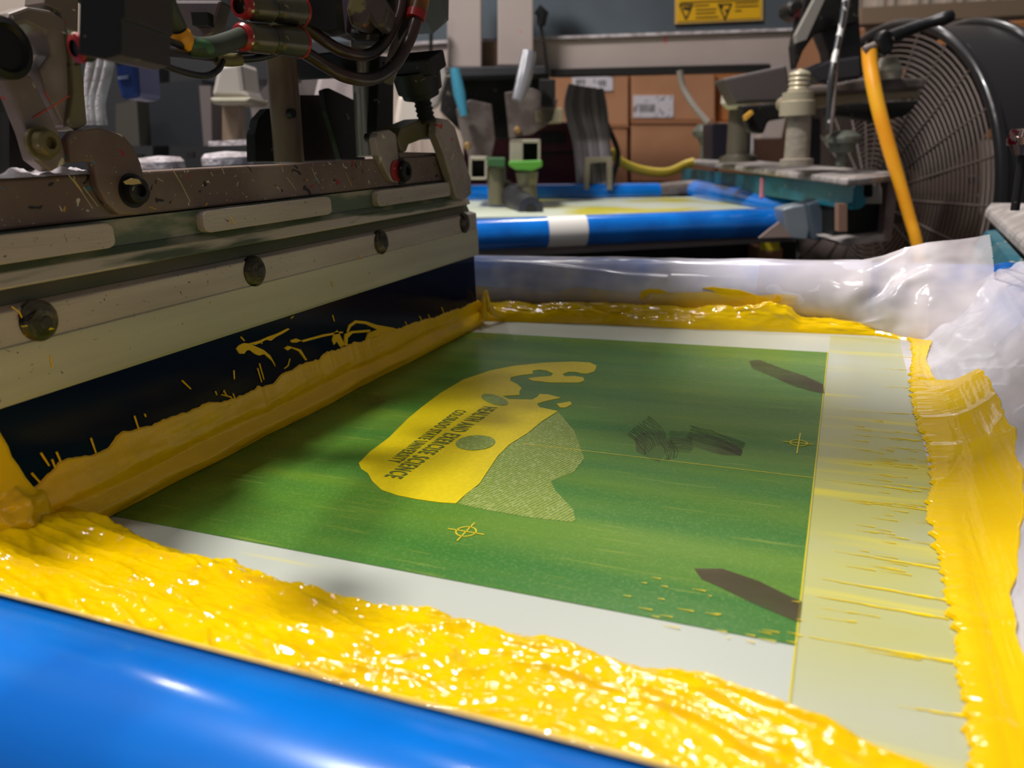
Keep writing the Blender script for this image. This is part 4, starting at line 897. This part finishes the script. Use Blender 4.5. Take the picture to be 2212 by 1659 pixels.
for k in range(24):
    th = 2*math.pi*k/24; dv = fu*math.cos(th)+np.array([0, 0, 1])*math.sin(th)
    g.tube([fc+fn_*.15+dv*.3, fc+fn_*.11+dv*fr*.6, fc+fn_*.02+dv*fr], .017, 5)
lab(g.build('grille', M('grille_wire', (100, 88, 82), .5, .4), fan), 'grey wire grille')
MB().lathe(fc-fn_*.2, fn_, [(0, 0), (0, .42), (.25, .42), (.3, .3), (.3, 0)], 28).build('motor', FB, fan)
for k in range(3):
    th0 = 2*math.pi*k/3
    def bl(a, b):
        rad = .4+a*1.55; th = th0+(b-.5)*(1.1-.25*a)
        dv = fu*math.cos(th)+np.array([0, 0, 1])*math.sin(th); return tuple(fc-fn_*(.35+.35*(b-.5))+dv*rad)
    MB().grid(bl, 14, 14).build('fan_blade', M('fan_blade', (60, 56, 58), .4), fan, solid=.03)
MB().lathe(PV(2102, 388, 10.6), -VH, [(-.05, 0), (-.05, .06), (.08, .06), (.1, 0)], 14).build('screw', CHROME, fan)
p_ = MB(); p_.box(fc-fn_*fL/2+np.array([0, 0, -fr-.6]), (.3, .9, 1.3), fu, fn_, (0, 0, 1)); p_.box((fc[0], fc[1], fz+.3+.75), (3.6, .25, .25), fu, fn_, (0, 0, 1)); p_.box((fc[0], fc[1], (fz+fc[2]-fr)/2), (.3, .4, abs(fz-fc[2]+fr)), fu, fn_, (0, 0, 1)); p_.build('stand', FB, fan)

# ------------------------------------------------------------------ boxes
def carton(px, d, dep, label, labels=(), mat=CARD, tape=None, grp=None):
    v1 = max(p[1] for p in px); t = thing('cardboard_box', PV(sum(p[0] for p in px)/len(px), v1, d), label, 'box', grp)
    p_ = MB(); vpr(p_, px, d, dep); p_.build('carton', mat, t, bevel=.03)
    for (u0, v0, u1, v1_) in labels:
        p_ = MB(); vrect(p_, u0, v0, u1, v1_, d-.03, .02); l = p_.build('shipping_label', PAPER, t)
        q = MB(); rs_ = random.Random(int(u0)); u = u0+(u1-u0)*.15
        while u < u0+(u1-u0)*.52:
            w_ = rs_.uniform(1, 3); vrect(q, u, v0+(v1_-v0)*.4, u+w_, v0+(v1_-v0)*.75, d-.035, .01); u += w_+rs_.uniform(1, 2.5)
        q.build('barcode', PRINT, l)
    if tape:
        p_ = MB(); vrect(p_, *tape, d-.03, .02); p_.build('packing_tape', M('brown_tape', (170, 118, 84), .35), t)
    return t
carton([(1195, 150), (1358, 150), (1358, 276), (1195, 276)], 18, 3, 'cardboard box with two white labels behind the cable bundle', [(1236, 158, 1290, 190), (1290, 158, 1324, 196)])
carton([(1195, 277), (1356, 277), (1356, 420), (1195, 420)], 18, 3, 'lower left cardboard box below the double-labelled one', [], tape=(1300, 268, 1358, 276))
carton([(1364, 140), (1545, 140), (1545, 268), (1364, 268)], 18, 3, 'cardboard box with a wide barcode label in the middle of the stack', [(1368, 206, 1455, 254)], tape=(1364, 256, 1545, 268))
carton([(1364, 270), (1545, 270), (1545, 392), (1364, 392)], 18, 3, 'plain cardboard box directly below the barcode labelled box', [])
carton([(1548, 140), (1700, 140), (1700, 262), (1548, 262)], 18.4, 3, 'upper right cardboard box behind the olive rod', [], mat=CARD2)
carton([(1548, 264), (1700, 264), (1700, 391), (1548, 391)], 18.2, 3, 'cardboard box with small square label behind the rods', [(1600, 286, 1641, 334)], mat=CARD)
carton([(1690, 60), (1870, 60), (1870, 230), (1690, 230)], 18.6, 3, 'cardboard box seen between the black slanted arms', [(1783, 78, 1832, 97)])
carton([(2084, 52), (2260, 40), (2260, 150), (2084, 156)], 14.5, 2.4, 'orange cardboard box with large barcode label above the fan', [(2092, 84, 2204, 136)], mat=CARD2)
carton([(2084, 160), (2260, 152), (2260, 300), (2084, 300)], 14.5, 2.4, 'orange cardboard box behind the right rim of the fan', [], mat=CARD2)
t = carton([(1640, 536), (1692, 534), (1690, 640), (1640, 640)], 10.5, 1.0, 'small cardboard box with yellow sticker low under the second screen', mat=M('cardboard_dim', (176, 124, 90), .8))
p_ = MB(); vrect(p_, 1642, 516, 1684, 541, 10.4, .02); lab(p_.build('sticker', M('yellow_sticker', (238, 214, 40), .5), t), 'yellow sticker')
p_ = MB(); vpr(p_, [(1362, 398), (1590, 398), (1600, 424), (1362, 424)], 17.6, 3); tag(p_.build('shelf_board', M('pale_board', (196, 184, 190), .6)), 'pale board under the cardboard box stack', 'shelf')

DIM = M('cardboard_shaded', (96, 66, 46), .85, col2=(70, 50, 38), nscale=3)  # shade behind the fan painted into the cardboard colour
carton([(1700, 235), (2120, 235), (2120, 420), (1700, 420)], 14.6, 2, 'added shade-brown cardboard box seen through the upper fan grille', mat=DIM)  # boxes added to darken the view through the grille
carton([(1700, 423), (2120, 423), (2120, 700), (1700, 700)], 14.6, 2, 'added shade-brown cardboard box seen through the lower fan grille', mat=DIM)
# maroon cabinet, cable bundle, yellow hose
mc = thing('tool_cabinet', PV(1150, 420, 14), 'maroon metal cabinet with dark drawer handle behind the roller', 'cabinet')
p_ = MB(); vpr(p_, [(1000, 268), (1252, 262), (1260, 520), (1000, 520)], 14, 2); p_.build('body', MAROON, mc, bevel=.04)
p_ = MB(); vpr(p_, [(1150, 268), (1222, 266), (1222, 280), (1150, 283)], 13.9, .1); p_.build('drawer_front', MAROON, mc)
p_ = MB(); vpr(p_, [(1168, 288), (1222, 286), (1222, 308), (1168, 310)], 13.95, .06); p_.build('handle', BLK, mc)
p_ = MB(); vpr(p_, [(1098, 330), (1252, 326), (1252, 330), (1098, 334)], 13.95, .06); p_.build('drawer_gap', BLK, mc)
rs = random.Random(5)
for i, (u0, u1) in enumerate(((1225, 1262), (1235, 1276), (1246, 1288), (1256, 1300), (1268, 1312), (1282, 1322))):
    o = MB().tube([PV(u0+12, 186+i*2, 12.5), PV(u0+4+i*3, 235, 12.4), PV(u1-14, 310, 12.3), PV(u1-4, 420, 12.2)], .075, 10, smooth_path=5).build('cable', M('grey_bundle_%d' % (i % 2), ((118, 112, 116), (92, 88, 92))[i % 2], .5))
    tag(o, 'dark grey cable in the slanting bundle left of the cardboard boxes', 'cable', 'cables of the slanting grey bundle')
o = MB().tube([PV(1318, 326, 13), PV(1345, 352, 13), PV(1390, 368, 13), PV(1440, 372, 13), PV(1480, 356, 13.2), PV(1500, 350, 13.2)], .07, 12, smooth_path=6).build('air_hose', YHOSE); tag(o, 'bright yellow hose sagging in front of the cardboard boxes', 'hose')
o = MB().tube([PV(1300, 240, 12.8), PV(1312, 270, 12.8), PV(1335, 330, 12.8), PV(1325, 380, 12.8), PV(1318, 420, 12.8)], .04, 10, smooth_path=6).build('cable', BLACK); tag(o, 'thin black cable curling beside the yellow hose', 'cable')
p_ = MB(); vpr(p_, [(1265, 340), (1322, 338), (1322, 410), (1312, 410), (1310, 350), (1275, 352), (1272, 410), (1262, 410)], 12, .5); tag(p_.build('channel_bracket', M('grey_channel', (140, 132, 116), .5, .3)), 'grey channel bracket beside the cable bundle', 'bracket')

# ------------------------------------------------------------------ far press parts seen under the left head
fp = thing('far_press_head', PV(480, 260, 9), 'lint covered white press head parts seen through the left machinery', 'machine head')
p_ = MB(); vpr(p_, [(455, 210), (470, 140), (520, 132), (528, 195), (540, 214)], 7.5, .5); p_.build('housing', M('pale_housing', (178, 170, 162), .6), fp, bevel=.04)
p_ = MB(); vpr(p_, [(450, 210), (542, 210), (536, 224), (458, 226)], 7.4, .6); p_.build('flange', M('cream_flange', (150, 144, 122), .5), fp, bevel=.03)
p_ = MB(); vpr(p_, [(480, 226), (515, 226), (515, 305), (480, 305)], 7.7, .2); p_.build('stem', RODB, fp)
p_ = MB(); vpr(p_, [(298, 185), (435, 170), (442, 240), (440, 315), (300, 315)], 9.5, .5); p_.build('panel', M('dark_slate', (22, 26, 33), .6), fp)
p_ = MB(); vpr(p_, [(430, 185), (455, 185), (458, 315), (440, 315)], 9.3, .5); p_.build('pillar', M('taupe_pillar', (104, 94, 92), .6), fp)
for (u, v, w_, h_) in ((345, 350, 48, 10), (490, 340, 50, 12)):
    c = PV(u, v, 7.0); MB().lathe(c, (0, 0, 1), [(-.06, 0), (-.06, w_*7/1700), (.0, w_*7/1700), (.035, w_*6/1700), (.05, 0)], 28).build('disc', LINT, fp)
p_ = MB(); vpr(p_, [(450, 305), (560, 300), (560, 312), (450, 316)], 7.3, .6); p_.build('shelf', LINT, fp)
p_ = MB(); vpr(p_, [(540, 225), (620, 130), (730, 120), (735, 330), (640, 345), (560, 345)], 9.4, .5); p_.build('back_body', M('mid_taupe', (128, 118, 116), .7, col2=(80, 72, 70), nscale=8), fp)
p_ = MB(); vpr(p_, [(690, 150), (760, 130), (800, 220), (700, 330), (660, 280)], 8.6, .4); p_.build('back_body', M('lint_mass', (120, 108, 106), .9, col2=(180, 168, 166), nscale=14), fp, bevel=.05)
p_ = MB(); vpr(p_, [(730, 240), (770, 220), (720, 345), (700, 345)], 8.0, .2); p_.build('red_link', M('crimson', (120, 30, 60), .5), fp)
p_ = MB(); vpr(p_, [(160, 120), (330, 120), (330, 360), (160, 360)], 10.2, .5); p_.build('back_body', M('deep_grey', (34, 34, 36), .7), fp)
p_ = MB(); vpr(p_, [(250, 225), (295, 215), (302, 315), (250, 315)], 9, .3); p_.build('back_body', M('olive_grey', (64, 60, 52), .7), fp)
for (u, v) in ((640, 172), (565, 178), (300, 340), (410, 335)):
    p_ = MB(); vrect(p_, u-8, v-7, u+8, v+7, 8.9, .05); p_.build('slot', BLK, fp)
p_ = MB(); vpr(p_, [(860, 205), (900, 190), (925, 260), (870, 290), (850, 270)], 9.0, .3); p_.build('painted_glow_shell', M('pale_cream_shell', (226, 214, 200), .5), fp, bevel=.05)  # cream colour stands for a white glow in the background
bv = thing('blue_valve', PV(272, 170, 6), 'dark blue solenoid valve hanging below the valve block', 'pneumatic valve')
p_ = MB(); vpr(p_, [(246, 120), (294, 118), (300, 210), (262, 216), (250, 175)], 6, .4); p_.build('body', BLUEV, bv, bevel=.03)
MB().tube([PV(268, 125, 6.1), PV(266, 60, 6.0), PV(262, -40, 5.4)], .12, 12).build('mounting_stem', BLACKM, bv)
p_ = MB(); vpr(p_, [(254, 165), (276, 162), (276, 170), (254, 172)], 5.97, .03); p_.build('marking', M('pale_mark', (110, 120, 150), .5), bv)
for i, (u0, u1) in enumerate(((204, 192), (222, 200), (238, 216))):
    o = MB().tube([PV(u0, 118, 5.6), PV(u0-8, 160, 5.6), PV(u1, 220, 5.6), PV(u1+4, 270, 5.6)], .035, 10, smooth_path=6).build('cable', LINT)
    tag(o, 'lint covered white cable hanging left of the blue valve', 'cable', 'lint covered cables')
# dark base of the carousel under everything
cb = thing('carousel_base', (-4, 12, fz), 'near-black machine base below the second screen', 'machine base')
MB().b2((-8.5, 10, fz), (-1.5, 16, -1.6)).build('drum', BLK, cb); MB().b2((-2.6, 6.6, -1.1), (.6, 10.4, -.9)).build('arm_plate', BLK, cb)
MB().b2((-9, 8.2, -1.4), (-.6, 13.2, -.75)).build('dark_filler', BLK, cb)

p_ = MB(); vrect(p_, 1000, 522, 1720, 760, 11, 1.0); p_.build('dark_filler', BLK, cb)  # black box added so the gap below the second screen stays dark
p_ = MB(); vrect(p_, 120, 90, 760, 400, 11.6, .4); p_.build('back_body', M('deep_grey', (50, 50, 52)), fp)  # dark plate added in front of the bright wall
# ------------------------------------------------------------------ right edge: near frame holder with teal rail
rh = thing('frame_holder', D(2200, 560, 5), 'near end plate with teal clamp rail cropped by the right photo edge', 'clamp')
tA, tB = D(2139, 540, 6.4), D(2330, 800, 3.4); dt = tB-tA; dn = np.cross(dt, [0, 0, 1]); dn /= np.linalg.norm(dn)
prof = [(-.02, .18), (.05, .17), (.12, .02), (.12, -.12), (.02, -.14), (-.07, -.10), (-.09, -.02), (-.03, .07)]
MB().prism([tA+dn*a*1+np.array([0, 0, b*.9]) for a, b in prof], dt).build('clamp_rail', M('teal_worn', (40, 120, 140), .35, .4, col2=(96, 140, 150), nscale=16, lo=.45, hi=.65, specks=(((214, 200, 176), 60, .7),)), rh)
MB().prism([D(2130, 448, 6.8), D(2140, 436, 7.0), D(2330, 436, 5.6), D(2330, 640, 3.8), D(2212, 524, 5.4)], (0, 0, -.10)).build('plate', DUSTY, rh, bevel=.03)
c = D(2215, 296, 4.6)
kn = MB(); n = 30
kn.lathe(c, (0, 0, 1), [(-.1, 0), (-.1, .05), (-.045, .075), (-.04, .085), (0.0, .088), (.005, .08), (.045, .066), (.05, .0)], 40)
for k in range(n):
    th = 2*math.pi*k/n; dv = np.array([math.cos(th), math.sin(th), 0]); kn.tube([c+dv*.088+np.array([0, 0, -.045]), c+dv*.089, c+dv*.072+np.array([0, 0, .045])], .004, 5)
lab(kn.build('knob', M('chromed_knob', (150, 130, 126), .2, .8, specks=(((110, 10, 30), 60, .6),)), rh), 'knurled chrome knob')
MB().tube([c+np.array([0, 0, -.05]), c+np.array([0, 0, -.42])], .025, 12).build('knob_stem', BLACKM, rh)
p_ = MB().tube([D(2120, 592, 5.3), D(2160, 592, 5.3)], .035, 12); p_.tube([D(2160, 640, 4.9), D(2182, 660, 4.7)], .05, 12)
p_.build('frame_clip', CHROME, rh)
